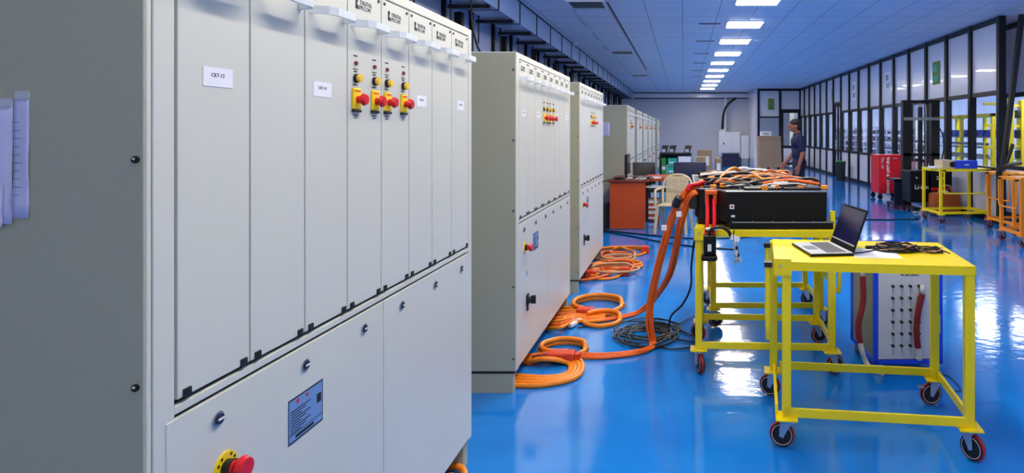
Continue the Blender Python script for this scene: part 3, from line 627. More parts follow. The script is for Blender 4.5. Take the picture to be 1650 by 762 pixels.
# ------------------------------------------------------------------ orange cables on the floor and hanging bundles
rd = random.Random(21)
def bundle(path, n, r, spread, m, label, grp):
    for k in range(n):
        a = 2*math.pi*k/n; off = Vector((math.cos(a), .6*math.sin(a), .5*math.sin(a)))*spread
        pts = []
        for i, p in enumerate(path):
            q = p+off*(1+.2*math.sin(i*1.7+k))+Vector((rd.uniform(-.004, .004), 0, 0)); q.z = max(q.z, r+.001); pts.append(q)
        strand('orange_cable', pts, r, m, label, 'cable', grp)
b1 = [P(1133, 302, 4.5), P(1112, 303, 4.45), P(1098, 320, 4.45), P(1083, 352, 4.5), P(1069, 400, 4.55), P(1056, 445, 4.6), P(1048, 490, 4.65), P(1048, 525, 4.65), F(1051, 552, .02), F(1045, 562, .02), F(1010, 570, .02), F(960, 574, .02), F(920, 572, .02), F(885, 574, .02), F(850, 584, .02)]
bundle(b1, 4, .0115, .017, 'deep_orange', 'orange cable in the left bundle arching from the battery pack down to the floor', 'left orange cable bundle')
b2 = [P(1135, 310, 4.42), P(1116, 312, 4.4), P(1106, 330, 4.45), P(1096, 362, 4.5), P(1089, 400, 4.6), P(1079, 440, 4.8), P(1064, 468, 5.0), P(1048, 488, 5.3), F(1025, 505, .03), F(990, 513, .015), F(960, 516, .015), F(925, 512, .015), F(895, 519, .015)]
bundle(b2, 4, .0115, .017, 'deep_orange', 'orange cable in the right bundle arching from the battery pack towards the second cabinet', 'right orange cable bundle')
for k, (px, py, d) in enumerate(((1070, 367, 4.45), (1094, 345, 4.42))):
    tag(MB().box(-.02, .02, -.008, .0, -.02, .02, .004).obj('cable_tag', 'white', loc=P(px, py, d-.03)), ('white tag on the left orange cable bundle', 'white tag on the right orange cable bundle')[k], 'tag')
tag(MB().tube([P(1107, 307, 4.40), P(1112, 299, 4.42), P(1122, 297, 4.45), P(1134, 293, 4.5)], .016, 9).obj('red_tape_wrap', 'red'), 'red tape wrapped lead where the orange bundles leave the pack', 'cable')
tag(MB().tube([P(1095, 318, 4.42), P(1090, 326, 4.44), P(1088, 332, 4.45)], .03, 10).obj('cable_clamp', 'black'), 'black clamp holding the left orange bundle near the pack', 'clamp')
def floor_ring(px, py, rx, ry, r, m, label, grp, turns=1.6, z=0, ph=0):
    c_ = F(px, py); k = c_.y/1000; pts = []; n = 16
    a0 = F(px, py+ry).y; a1 = F(px, py-ry).y; ryw = abs(a1-a0)/2
    for i in range(int(n*turns)):
        a = ph+2*math.pi*i/n; q = 1-.06*i/n+rd.uniform(-.015, .015)
        pts.append((c_.x+rx*k*q*math.cos(a), c_.y+ryw*q*math.sin(a), z+r+.002+r*1.9*(i//n)*1.0*(1 if i > n else 0)))
    strand('orange_cable_coil', pts, r, m, label, 'cable coil', grp)
gC = 'orange cable coils by the second cabinet'
floor_ring(907, 567, 38, 12, .017, 'orange', 'small orange cable ring lying behind the larger coil near the second cabinet', gC, 1.9)
for k in range(4):
    s = 1-.11*k
    strand('orange_cable', [F(845, 574+3*k, .02), F(880, 572+2*k, .03+.01*k), F(880+50*s, 578+2*k, .02), F(880+58*s, 596, .015), F(876+45*s, 611-2*k, .015), F(876, 620-4*k, .015), F(840, 621-5*k, .015), F(800, 618-5*k, .015)], .0165, 'orange', 'bright orange cable looping forward from under the second cabinet', 'cable', 'front orange loops of the second cabinet')
floor_ring(962, 496, 42, 13, .019, 'orange', 'orange cable ring on the floor past the second cabinet, upper one', gC, 1.8)
floor_ring(970, 519, 30, 10, .018, 'orange', 'orange cable ring on the floor below the upper ring', gC, 1.5)
for k in range(7):
    y0 = 494+k*5.2
    strand('orange_cable', [F(880, y0+4, .02), F(903, y0+2, .02+.006*k), F(925, 497+k*3.4, .03), F(948, 500+k*3, .02), F(975, 509+k, .015)], .015, ('orange', 'orange', 'deep_orange')[k % 3], 'orange cable running out from under the far end of the second cabinet', 'cable', 'orange cables under the second cabinet')
tag(MB().box(-.07, .07, -.05, .05, 0, .05, .01).obj('connector_housing', 'red_orange', loc=F(943, 505, .02)), 'red-orange connector block on the upper floor cables by the second cabinet', 'connector')
t = tag(MB().box(-.09, .09, -.05, .05, 0, .06, .012).box(-.14, -.09, -.03, .03, .01, .05, .006).box(.09, .13, -.03, .03, .01, .05, .006).obj('connector_housing', 'red_orange', loc=F(905, 580, .02)), 'red-orange connector block on the cables in front of the small ring', 'connector')
tag(MB().tube([F(858, 577, .05), F(875, 574, .06), F(890, 571, .05)], .02, 8).obj('red_tape_wrap', 'dark_red'), 'dark red tape wrap on the floor cables by the second cabinet', 'cable')
for k, (px, py) in enumerate(((918, 517), (928, 520), (923, 525))):
    o = tag(MB().box(-.05, .05, -.02, .02, 0, .03, .006).obj('cable_sleeve', 'white', loc=F(px, py, .01)), 'white cable sleeve among the orange cables beside the second cabinet', 'sleeve', 'white sleeves by the second cabinet'); o.rotation_euler = (0, 0, .6*k)
# pile by the third cabinet
gP = 'orange cables in the pile by the third cabinet'
for k in range(9):
    px = 985+rd.uniform(-18, 28); py = 408+k*4.6
    floor_ring(px, py, rd.uniform(24, 42), rd.uniform(5, 10), .014, ('orange', 'orange', 'deep_orange', 'tan_cord')[k % 4], 'orange cable loop in the pile beside the third cabinet', gP, 1.5, z=.012*(k % 4), ph=k)
for k in range(5):
    strand('orange_cable', [F(930, 428+k*6, .02), F(955, 425+k*6, .03), F(975, 420+k*6, .03), F(985, 428+k*3, .02)], .015, ('orange', 'deep_orange', 'red_orange')[k % 3], 'orange cable running out from under the third cabinet', 'cable', 'orange cables under the third cabinet')
for k, (px, py, m) in enumerate(((1005, 443, 'red_orange'), (950, 448, 'red_orange'), (1038, 407, 'red_orange'))):
    o = tag(MB().box(-.045, .045, -.05, .05, 0, .09, .01).box(.045, .07, -.045, .045, .0, .08, .006).obj('connector_housing', m, loc=F(px, py, .003)), ['red-orange plug lying at the front of the far cable pile', 'red-orange plug at the left of the far cable pile by the cabinet', 'red-orange plug standing at the right of the far cable pile'][k], 'connector')
strand('orange_cable', [F(715, 752, .02), F(738, 752, .03), F(748, 762, .02), F(740, 790, .02), F(700, 800, .02)], .016, 'orange', 'orange cable end peeping from under the nearest cabinet corner')
strand('orange_cable', [F(712, 770, .02), F(730, 768, .03), F(738, 785, .02)], .016, 'orange', 'second orange cable end under the nearest cabinet, closer to the frame edge')
# black tangle on floor
c_ = F(1025, 540)
for k in range(9):
    pts = coil((c_.x+rd.uniform(-.08, .12), c_.y+rd.uniform(-.12, .15)), rd.uniform(.16, .28), rd.uniform(.12, .3), 1.4, .006, .012*rd.random(), rd)
    strand('black_cable', pts, .006, 'black', 'thin black cable in the tangle on the blue floor between cabinet and carts', 'cable', 'black cable tangle on the floor')
G2 = 'long thin black cables on the floor'
strand('black_cable', [F(930, 528, .01), F(980, 520, .01), F(1040, 518, .01), F(1090, 530, .01), F(1120, 545, .01), F(1118, 560, .01)], .006, 'black', 'thin black cable from the second cabinet to the battery cart wheel')
strand('black_cable', [F(1050, 551, .01), F(1075, 545, .01), F(1100, 548, .01), F(1125, 552, .01)], .006, 'black', 'thin black cable from the tangle towards the battery cart, upper one')
strand('black_cable', [F(1052, 556, .01), F(1080, 562, .01), F(1110, 560, .01), F(1130, 558, .01)], .006, 'black', 'thin black cable from the tangle towards the battery cart, lower one')
strand('black_cable', [F(1060, 545, .01), F(1076, 528, .01), P(1082, 508, 4.9), P(1100, 490, 4.75), P(1113, 462, 4.7), P(1114, 430, 4.72), P(1118, 395, 4.6), P(1125, 372, 4.5), P(1130, 350, 4.45)], .008, 'black', 'black cable climbing from the floor tangle up to the battery pack')
strand('black_cable', [F(1070, 536, .01), F(1090, 524, .01), F(1112, 512, .01), F(1135, 505, .01)], .005, 'black', 'thin black cable running behind the battery cart legs')
strand('black_cable', [F(972, 371, .01), F(1000, 374, .01), F(1060, 380, .01), F(1120, 384, .01), F(1200, 382, .01), F(1240, 377, .01)], .012, 'black', 'black cable across the floor in front of the desk, upper one')
strand('black_cable', [F(972, 373, .01), F(1020, 381, .01), F(1080, 392, .01), F(1130, 398, .01), F(1190, 402, .01)], .01, 'black', 'black cable across the floor in front of the desk, lower one')
strand('black_cable', [F(1336, 350, .01), F(1380, 353, .01), F(1430, 354, .01), F(1480, 353, .01)], .012, 'black', 'black cable across the floor left of the far yellow cart')

# ------------------------------------------------------------------ desk area
T = thing('office_desk', 'red-brown wooden desk beside the third cabinet with a monitor on it', 'desk', (-.9, 10.15, 0))
MB().box(-.29, .29, 0, .03, 0.01, .77, .003).obj('side_panel', 'wood', T); MB().box(-.29, .29, 1.1, 1.13, .01, .77, .003).obj('side_panel', 'wood', T)
MB().box(-.28, -.25, .03, 1.1, .3, .77).obj('modesty_panel', 'wood', T); MB().box(-.32, .34, -.03, 1.16, .77, .80, .004).obj('desktop', 'wood_edge', T)
T = thing('monitor', 'black computer monitor seen edge-on on the wooden desk', 'monitor', (-.93, 10.45, .80))
MB().box(-.025, .025, -.27, .27, .09, .42, .008).obj('screen', 'black', T); MB().cyl((-.02, 0, .01), (-.02, 0, .2), .018).obj('stand', 'black', T); MB().box(-.12, .1, -.11, .11, 0, .012, .004).obj('foot', 'black', T); MB().box(.025, .027, -.25, .25, .11, .4).obj('display', 'screen', T)
T = thing('keyboard', 'black keyboard on the wooden desk beside the monitor', 'keyboard', (-.68, 10.5, .80)); MB().box(-.08, .08, -.2, .2, 0, .02, .004).obj('body', 'black', T); MB().box(-.07, .07, -.19, .19, .02, .026).obj('keys', 'key', T)
for k in range(6):
    pts = coil((-1.08+.12*k, 10.35+.1*(k % 3)), .09, .12, 1.5, .008, .8, rd); strand('desk_cable', pts, .008, 'white' if k % 2 else 'black', ('loose white cable' if k % 2 else 'loose black cable')+' lying on the wooden desk', 'cable', ('white' if k % 2 else 'black')+' cables on the desk')
strand('desk_cable', [(-1.2, 10.2, .81), (-1.32, 10.1, .75), (-1.34, 10.1, .5), (-1.3, 10.15, .3), (-1.3, 10.1, .02)], .012, 'black', 'black cable drooping from the left end of the wooden desk to the floor')
T = thing('power_unit', 'small black box standing on the floor left of the wooden desk', 'computer', (-1.33, 10.3, 0)); MB().box(-.12, .09, -.2, .2, 0.005, .42, .006).obj('case', 'black', T); MB().box(-.06, .03, -.205, -.2, .02, .1).obj('socket', 'white', T)
T = thing('side_table', 'second red-brown desk end with dark frame right of the wooden desk', 'desk', (-.43, 11.0, 0))
MB().box(-.24, .30, 0, .9, .72, .78, .003).obj('desktop', 'wood', T)
for (x, y) in ((-.2, .05), (.26, .05), (-.2, .85), (.26, .85)): MB().box(x-.02, x+.02, y-.02, y+.02, 0, .72).obj('leg', 'black', T)
MB().box(-.22, .28, .02, .06, .60, .64).obj('cross_rail', 'white', T); MB().box(-.22, .28, .05, .85, .52, .56).obj('shelf', 'black', T)
for k in range(4):
    t = thing('carton', ('lowest','second lowest','third','top')[k]+' orange and white carton stacked under the second desk', 'box', (-.55+.02*(k % 2), 11.2, .02+.095*k), 0, 'cartons under the second desk')
    MB().box(-.13, .13, -.12, .12, 0, .092, .004).obj('carton_body', 'card' if k % 2 else 'red_orange', t); MB().box(-.08, .08, -.121, -.12, .02, .06).obj('carton_label', 'white', t)
def office_chair(label, x, y, rz, w_=.46, m='black', back=(.48, .98)):
    T = thing('office_chair', label, 'chair', (x, y, 0), rz)
    MB().box(-w_/2, w_/2, -.23, .23, .43, .5, .03).obj('seat', m, T, True)
    b = MB(); b.box(-w_/2, w_/2, .24, .29, back[0]+.05, back[1], .022); b.at(Matrix.Translation((0, .26, .5)) @ Matrix.Rotation(R(-8), 4, 'X') @ Matrix.Translation((0, -.26, -.5))); b.obj('backrest', m, T, True)
    MB().tube([(0, .2, .42), (0, .3, .45), (0, .32, .65)], .02).obj('back_support', 'black', T)
    MB().cyl((0, 0, .1), (0, 0, .43), .025).obj('gas_lift', 'zinc', T)
    for s in (-1, 1): MB().tube([(s*(w_/2-.01), .1, .46), (s*(w_/2+.04), .1, .5), (s*(w_/2+.04), .08, .68), (s*(w_/2+.04), -.15, .69)], .015).obj('armrest', 'black', T)
    for k in range(5):
        a = k*2*math.pi/5+.3; l = MB(); l.cyl((0, 0, .12), (.28*math.cos(a), .28*math.sin(a), .075), .022, .014, 8); o = l.obj('base_spoke', 'black', T)
        MB().cyl((.28*math.cos(a), .28*math.sin(a)-.012, .028), (.28*math.cos(a), .28*math.sin(a)+.012, .028), .027).obj('caster', 'black', o)
office_chair('black mesh office chair behind the wooden desk', -.72, 12.3, .2, .46)
office_chair('wide dark blue office chair behind the beige plastic chair', .17, 13.0, .05, .70, 'dark_blue', (.46, .95))
# plastic monobloc chair
T = thing('plastic_chair', 'beige plastic armchair standing right of the wooden desk', 'chair', (-.14, 9.95, 0), R(-12))
MB().box(-.23, .23, -.22, .2, .42, .44, .01).obj('seat', 'plastic_beige', T)
b = MB()
for i in range(11):
    x = -.17+i*.034; b.box(x-.014, x+.014, .2, .215, .44, .84)
b.tube([(-.23, .19, .44), (-.245, .215, .68), (-.2, .225, .82), (-.1, .235, .885), (0, .24, .9), (.1, .235, .885), (.2, .225, .82), (.245, .215, .68), (.23, .19, .44)], .022, 8); b.box(-.19, .19, .205, .235, .8, .87, .01); b.box(-.17, .17, .2, .215, .6, .63)
b.at(Matrix.Translation((0, .2, .44)) @ Matrix.Rotation(R(-9), 4, 'X') @ Matrix.Translation((0, -.2, -.44))).obj('backrest', 'plastic_beige', T)
for s in (-1, 1):
    MB().tube([(s*.25, .24, .68), (s*.27, .1, .67), (s*.275, -.12, .66), (s*.26, -.2, .6), (s*.25, -.23, .42)], .02, 8).obj('armrest', 'plastic_beige', T)
    for (y, yy) in ((-.2, -.25), (.19, .27)):
        l = MB(); l.poly([(s*.22-.025, y-.015, .43), (s*.22+.025, y-.015, .43), (s*.25+.018, yy-.015, 0), (s*.25-.018, yy-.015, 0)], (0, .035, 0)); l.obj('leg', 'plastic_beige', T)
# far dark shelving bench
T = thing('open_bench', 'dark open workbench near the back wall with green and teal crates', 'bench', (-.24, 20, 0))
MB().box(-.51, .53, 0, .7, .86, .91).obj('benchtop', 'black', T)
for x in (-.49, .49):
    for y in (.03, .66): MB().box(x-.025, x+.025, y-.025, y+.025, 0, .86).obj('leg', 'black', T)
MB().box(-.5, .52, .66, .69, .5, .86).obj('back_panel', 'dark_blue', T); MB().box(-.5, .52, 0.03, .66, .18, .2).obj('lower_shelf', 'dark_blue', T)
MB().box(.1, .5, -.01, 0, .55, .8).obj('notice', 'paper', T)
for k, (x0, x1, m, z0, z1) in enumerate(((-.45, -.3, 'green', .2, .75), (-.24, .06, 'teal', .5, .75), (-.24, .0, 'teal', .2, .47), (-.45, -.28, 'blue', .76, .85))):
    if k == 3: continue
    t = thing('crate', ('tall green crate', 'teal crate, upper one,', 'teal crate, lower one,')[k]+' in the dark open workbench', 'crate', (-.24+(x0+x1)/2, 20.3, z0))
    hw = (x1-x0)/2; MB().box(-hw, hw, -.22, .22, 0, z1-z0-.01, .01).obj('crate_body', m, t); MB().box(-hw*.7, hw*.7, -.225, -.22, (z1-z0)*.3, (z1-z0)*.5).obj('label_plate', 'white', t)
for k, (x, w_) in enumerate(((-.62, .2), (-.36, .2), (.14, .2))):
    t = thing('desk_phone' if k == 5 else 'instrument', ('left', 'middle', 'right')[k]+' small black instrument on top of the dark open workbench', 'instrument', (x, 20.3, .91))
    b = MB(); b.poly([(-.1, -.1, 0), (-.1, .1, 0), (-.1+.04, .1, .24), (-.1+.07, -.05, .24)], (.2, 0, 0)); b.obj('case', 'black', t); MB().box(-.06, .06, -.11, -.1, .02, .12).obj('panel', 'lavender', t)
for k, (x, y, w_, z0, h_) in enumerate(((.62, 21, .3, 0, .75), (.42, 20.6, .2, 0, .55), (1.22, 21.3, .2, 0, .7), (.80, 22.5, .5, 0, .95))):
    t = thing('cardboard_box', ('brown carton stack with white labels near the back wall', 'small brown carton beside the dark workbench', 'tall narrow brown carton near the white electric cabinet', 'largest brown carton near the back wall')[k], 'box', (x, y, z0))
    MB().box(-w_/2, w_/2, -.2, .2, .0, h_, .006).obj('carton_body', 'card', t); MB().box(-w_*.3, w_*.3, -.203, -.2, h_*.4, h_*.75).obj('label_plate', 'white', t); MB().box(-.02, .02, -.204, .2, h_, h_+.002).obj('tape', 'tan_cord', t)
# electric cabinets at back wall
T = thing('electric_panel', 'large pale electric cabinet on the back wall fed by a curved black conduit', 'electric cabinet', (2.35, 31.4, 0))
MB().box(-.55, .55, -.25, .3, .33, 1.58, .01).obj('case', 'panel', T); MB().box(-.52, .16, -.265, -.25, .37, 1.54, .004).obj('door', 'panel', T); MB().box(.18, .52, -.265, -.25, .37, 1.54, .004).obj('door', 'panel', T); MB().box(-.32, -.26, -.28, -.265, .95, 1.05).obj('door_handle', 'black', T); MB().box(-.45, .45, -.2, .2, 0, .33).obj('base', 'dark_blue', T)
T = thing('electric_panel', 'smaller white electric cabinet right of the large pale one', 'electric cabinet', (3.13, 31.4, 0)); MB().box(-.2, .2, -.2, .3, .25, 1.4, .01).obj('case', 'white', T); MB().box(-.17, .17, -.21, -.2, .3, 1.36).obj('door', 'panel', T); MB().box(-.17, .17, -.15, .25, 0, .25).obj('base', 'steel', T)
T = thing('conduit', 'black cable bending down from the ceiling to the pale electric cabinet', 'conduit', (0, 0, 0))
MB().tube([P(1186, 158, 31.2), P(1174, 167, 31.2), P(1166, 182, 31.2), P(1164, 208, 31.2)], .06, 8).obj('cable', 'black', T); MB().box(1.85, 2.12, 31.1, 31.35, 1.42, 1.68).obj('junction_box', 'white', T)
MB().box(2.12, 2.2, 31.4, 31.5, 1.6, 3.3).obj('riser', 'white', T)
T = thing('work_table', 'low dark blue table below the pale electric cabinet', 'table', (2.2, 28.6, 0)); MB().box(-.4, .4, -.3, .3, .6, .64).obj('tabletop', 'steel', T); MB().box(-.38, .38, -.26, .28, .02, .6).obj('body', 'dark_blue', T)
# stack of cardboard on a pallet
T = thing('pallet', 'wooden pallet under the stacked cardboard', 'pallet', (3.72, 26.6, 0))
for y in (-.4, 0, .4): MB().box(-.5, .5, y-.05, y+.05, .1, .12).obj('deck_board', 'tan_cord', T)
for x in (-.45, 0, .45): MB().box(x-.05, x+.05, -.45, .45, 0, .1).obj('bearer', 'tan_cord', T)
for k in range(5):
    T = thing('cardboard_stack', 'bundle of flat brown cardboard on the pallet, '+('lowest', 'second from below', 'middle', 'second from top', 'topmost')[k]+' one', 'cardboard', (3.72-.01*k, 26.6, .12+.258*k), 0, 'cardboard bundles on the pallet')
    b = MB()
    for j in range(5): b.box(-.46+rd.uniform(-.01, .01), .46+rd.uniform(-.01, .01), -.42, .42, .051*j, .051*j+.047)
    b.obj('sheets', 'card', T)
T = thing('white_box', 'white box with dark lettering on top of the cardboard stack', 'box', (3.55, 26.5, 1.41)); MB().box(-.22, .22, -.2, .2, 0, .2, .006).obj('box_body', 'white', T); text('OPEN', .1, T, 'lettering', MY(-.16, -.203, .06))
tag(MB().box(3.99, 4.27, 28.96, 28.99, 2.62, 3.14).obj('poster', 'poster'), 'green and yellow poster on the panel above the cardboard stack', 'poster')
def wall_poster(y0, y1, z0, z1, m, label):
    t = thing('wall_poster', label, 'poster', (WX-.003, (y0+y1)/2, z0)); h = (y1-y0)/2; MB().box(-.003, .001, -h, h, 0, z1-z0).obj('sheet', m, t)
    q = MB(); q.box(-.005, -.003, -h*.6, h*.6, (z1-z0)*.15, (z1-z0)*.4); q.box(-.005, -.003, -h*.2, h*.7, (z1-z0)*.55, (z1-z0)*.85); q.obj('print', 'teal' if m == 'poster' else 'glassy_grey', t)
wall_poster(13.25, 13.65, 2.62, 3.12, 'poster', 'colourful green poster high on the right wall, nearest one')
wall_poster(16.4, 16.85, 2.7, 3.2, 'paper', 'white poster with round mark high on the right wall above the red cabinet')
wall_poster(19.7, 20.1, 2.6, 3.2, 'paper', 'pale narrow poster high on the right wall left of the red cabinet')
wall_poster(22.5, 22.9, 2.75, 3.2, 'poster', 'small green poster high on the right wall near the double door')
# ------------------------------------------------------------------ red tool cabinet, bin, stacker
T = thing('tool_cabinet', 'red steel cabinet with vertical white lettering by the right wall', 'cabinet', (4.96, 14.95, 0), .08)
MB().box(-.34, .33, -.25, .25, .14, 1.05, .006).obj('case', 'red', T); MB().box(-.08, .32, -.26, -.25, .17, 1.03, .003).obj('door', 'red', T); MB().box(.0, .1, -.27, -.26, .95, .98).obj('handle', 'zinc', T)
for (x, y) in ((-.3, -.22), (.2, -.22), (-.3, .22), (.2, .22)): MB().cyl((x, y-.02, .06), (x, y+.02, .06), .06).box(x-.03, x+.03, y-.03, y+.03, .1, .14).obj('caster', 'black', T)
text('THE LAST & IN DOOR', .088, T, 'lettering', MY(-.15, -.252, 1.0, R(-90)), 'white', bold=.003)
text('TILL US', .085, T, 'lettering', MY(-.28, -.252, 1.0, R(-90)), 'lavender', bold=.002)
T = thing('waste_bin', 'dark bin with green rim standing by the right wall', 'bin', (5.14, 20.2, 0)); MB().cyl((0, 0, 0.0), (0, 0, .62), .14, .165, 20).obj('bin_body', 'binblack', T, True); MB().torus((0, 0, .63), .16, .015, 'z').obj('rim', 'green', T)
T = thing('pallet_stacker', 'black pallet stacker with tall mast by the glass wall', 'stacker', (4.86, 12.7, 0))
for s in (-1, 1): MB().box(s*.29-.085, s*.29+.085, -.07, .07, .05, 2.22, .005).obj('mast_rail', 'black', T)
MB().box(-.38, .38, -.06, .06, 2.18, 2.24).obj('mast_top', 'black', T); MB().box(-.36, .36, -.09, -.06, 1.83, 1.89).obj('crossbar', 'zinc', T); MB().box(-.36, .36, -.07, -.03, 1.1, 1.16).box(-.36, .36, -.07, -.03, .75, .8).obj('crossbar', 'black', T)
MB().cyl((0, 0, .3), (0, 0, 2.1), .045).obj('lift_cylinder', 'black', T); MB().cyl((0, 0, 1.2), (0, 0, 2.18), .03).obj('piston', 'zinc', T)
for s in (-1, 1): MB().cyl((s*.12, 0, .5), (s*.12, 0, 2.15), .012, n=6).obj('chain', 'steel', T)
MB().tube([(.38, 0, 1.7), (.46, -.02, 1.5), (.47, -.02, 1.2), (.4, 0, .9)], .015).obj('hose', 'black', T)
MB().box(-.42, -.06, -.6, -.1, .22, .84, .02).obj('battery_box', 'gloss_black', T); MB().box(.0, .42, -.55, -.1, .22, .84, .02).obj('motor_cover', 'gloss_black', T)
MB().box(.0, .42, -.555, -.55, .45, .5).obj('red_stripe', 'red', T); MB().box(.1, .3, -.555, -.55, .3, .42).obj('panel', 'glassy_grey', T)
MB().cyl((-.3, -.61, .7), (-.3, -.6, .7), .02).obj('key_switch', 'zinc', T); text('Li-ion', .12, T, 'lettering', MY(-.34, -.603, .48), 'white'); text('24V', .1, T, 'lettering', MY(.1, -.553, .66), 'white')
for s in (-1, 1):
    MB().box(s*.28-.07, s*.28+.07, -.58, .3, .05, .11).obj('outrigger', 'black', T); MB().cyl((s*.28-.04, -.52, .05), (s*.28+.04, -.52, .05), .05).obj('wheel', 'white', T)
MB().tube([(.2, -.5, .84), (.25, -.6, 1.0), (.25, -.68, 1.05)], .02).obj('tiller', 'black', T)
T = thing('small_trolley', 'small black open trolley standing left of the stacker', 'trolley', (4.47, 13.0, 0))
MB().box(-.12, .12, -.25, -.22, .1, .62).obj('front_frame', 'track', T) ; MB().box(-.12, .12, -.25, .25, .58, .62).obj('top', 'black', T); MB().box(-.12, .12, -.22, .25, .08, .12).obj('base', 'black', T)
for (x, y) in ((-.1, -.2), (.1, -.2), (-.1, .2), (.1, .2)): MB().cyl((x-.015, y, .04), (x+.015, y, .04), .04).obj('wheel', 'black', T)
# items on and around the far yellow cart
T = thing('instrument', 'blue and white bench instrument on the far yellow cart', 'instrument', (4.80, 11.0, .951), .08)
MB().box(-.28, -.06, -.15, .15, 0, .15, .008).obj('white_end', 'plastic_beige', T); MB().box(-.06, .36, -.15, .15, 0, .14, .006).obj('blue_case', 'blue', T); MB().cyl((-.1, -.16, .075), (-.1, -.15, .075), .05).obj('fan_grille', 'black', T); MB().box(.12, .2, -.156, -.15, .06, .075).obj('marking', 'white', T)
T = thing('notebook', 'white pad lying at the left of the far yellow cart top', 'pad', (4.50, 11.0, .951), .1); MB().box(-.1, .1, -.12, .12, 0, .035, .004).obj('pages', 'paper', T)
T = thing('toolbox', 'brown-orange bulky bag on the floor behind the far yellow cart', 'bag', (5.05, 11.9, 0), .1)
g = MB(); g.box(-.3, .26, -.12, .16, 0.005, .44, .07); g.obj('bag_body', 'bag', T, True); MB().tube([(-.15, 0, .43), (-.1, 0, .55), (.08, 0, .55), (.12, 0, .43)], .02).obj('handle', 'card', T); MB().box(-.12, .0, -.09, .05, .43, .47, .01).obj('flap', 'white', T)
strand('black_hose', [P(1632, 232, 9.9), P(1622, 262, 9.9), P(1611, 285, 9.8), P(1612, 305, 9.75), P(1608, 290, 9.8), P(1612, 270, 9.8), P(1645, 262, 9.9)], .03, 'black', 'thick black hose draped over the nearest orange cart')
T = thing('leaning_pole', 'long black pole leaning beside the recessed glass wall', 'pole', (0, 0, 0)); MB().cyl((5.35, 9.72, .0), (5.33, 9.75, .9), .03).cyl((5.13, 9.95, 1.0), (5.52, 10.1, 3.5), .05, n=8).obj('pole', 'black', T)

# ------------------------------------------------------------------ lab behind the glass
def rack(x, y, L_, label, col='yellow', H_=1.9, bins=True, rz=0):
    T = thing('storage_rack', label, 'rack', (x, y, 0), rz)
    for sx in (0, .6):
        for k in range(3): MB().box(sx-.04, sx+.04, k*L_/2-.04, k*L_/2+.04, 0, H_).obj('upright', col, T)
    for z in (.45, .95, 1.2, 1.45): MB().box(-.02, .62, 0, L_, z, z+.03).obj('shelf', 'steel', T)
    MB().box(-.04, .64, -.04, L_+.04, H_-.07, H_).obj('top_beam', col, T)
    return T
rack(7.1, 14.2, 3.2, 'yellow steel rack with silver shelves in the lab, nearest the stacker', H_=2.02)
rack(7.6, 10.6, 2.6, 'yellow steel rack with silver shelves at the right end of the lab')
for k in range(10):
    y = 14.3+.3*k; t = thing('storage_bin', 'blue plastic bin on the shelf of the middle lab rack', 'bin', (7.4, y, 1.48), 0, 'blue bins on the middle lab rack'); MB().poly([(-.25, -.12, 0), (.25, -.12, 0), (.25, -.12, .16), (-.17, -.12, .16), (-.25, -.12, .08)], (0, .24, 0)).obj('bin_body', 'bin_blue', t)
for k in range(8):
    y = 10.75+.3*k; t = thing('storage_bin', 'blue plastic bin on the shelf of the right lab rack', 'bin', (7.9, y, 1.48), 0, 'blue bins on the right lab rack'); MB().poly([(-.25, -.12, 0), (.25, -.12, 0), (.25, -.12, .16), (-.17, -.12, .16), (-.25, -.12, .08)], (0, .24, 0)).obj('bin_body', 'bin_blue', t)
def gantry(x, y, label, H_=2.5):
    T = thing('yellow_machine', label, 'machine', (x, y, 0))
    MB().box(-.09, .09, -.09, .09, 0, H_, .01).obj('column', 'yellow', T)
    for z in (.5, 1.0, 1.45, 1.9): MB().box(-.16, -.09, -.07, .07, z, z+.18, .01).obj('joint_cover', 'black', T); MB().box(-.5, -.09, -.04, .04, z+.25, z+.3).obj('arm', 'yellow', T)
    MB().box(-.3, .3, -.3, .3, 0, .06).obj('base', 'yellow', T)
gantry(6.75, 12.9, 'tall yellow lifting machine column in the lab, left of the two', 2.5); gantry(7.6, 13.85, 'tall yellow lifting machine column in the lab, right of the two', 2.3)
for k in range(3):
    T = thing('roller_conveyor', ('silver conveyor table in the lab, near end', 'silver conveyor table in the lab, middle', 'silver conveyor table in the lab, far end')[k], 'conveyor', (6.5, 13.2+k*2.6, 0))
    for z in (.8, 1.05, 1.3): MB().box(-.02, .02, 0, 2.3, z, z+.06).obj('side_rail', 'steel', T)
    MB().box(0, .45, 0, 2.3, .78, .8).obj('bed', 'zinc', T)
    for (x, y) in ((0, .1), (.45, .1), (0, 2.2), (.45, 2.2)): MB().box(x-.03, x+.03, y-.03, y+.03, 0, 1.36 if x == 0 else .8).obj('leg', 'yellow' if k == 0 else 'steel', T)
for k in range(4):
    T = thing('shelving_unit', 'grey shelving unit full of small parts in the lab, '+('nearest', 'second', 'third', 'farthest')[k]+' of four', 'shelving', (7.0, 18.6+k*2.7, 0))
    for y in (0, 1.1, 2.2): MB().box(-.02, .02, y-.02, y+.02, 0, 2.0).obj('upright', 'white', T)
    for z in (.5, .75, 1.0, 1.25, 1.5, 1.75): MB().box(0, .4, 0, 2.2, z, z+.02).obj('shelf', 'white', T)
    q = MB(); r2 = random.Random(k)
    for z in (.52, .77, 1.02, 1.27, 1.52):
        for j in range(14): q.mi = r2.choice((0, 0, 1, 2)); q.box(.05, .3, .05+j*.15, .05+j*.15+.1, z, z+r2.uniform(.08, .18))
    q.obj('stored_parts', ['lavender', 'dark_blue', 'glassy_grey'], T)

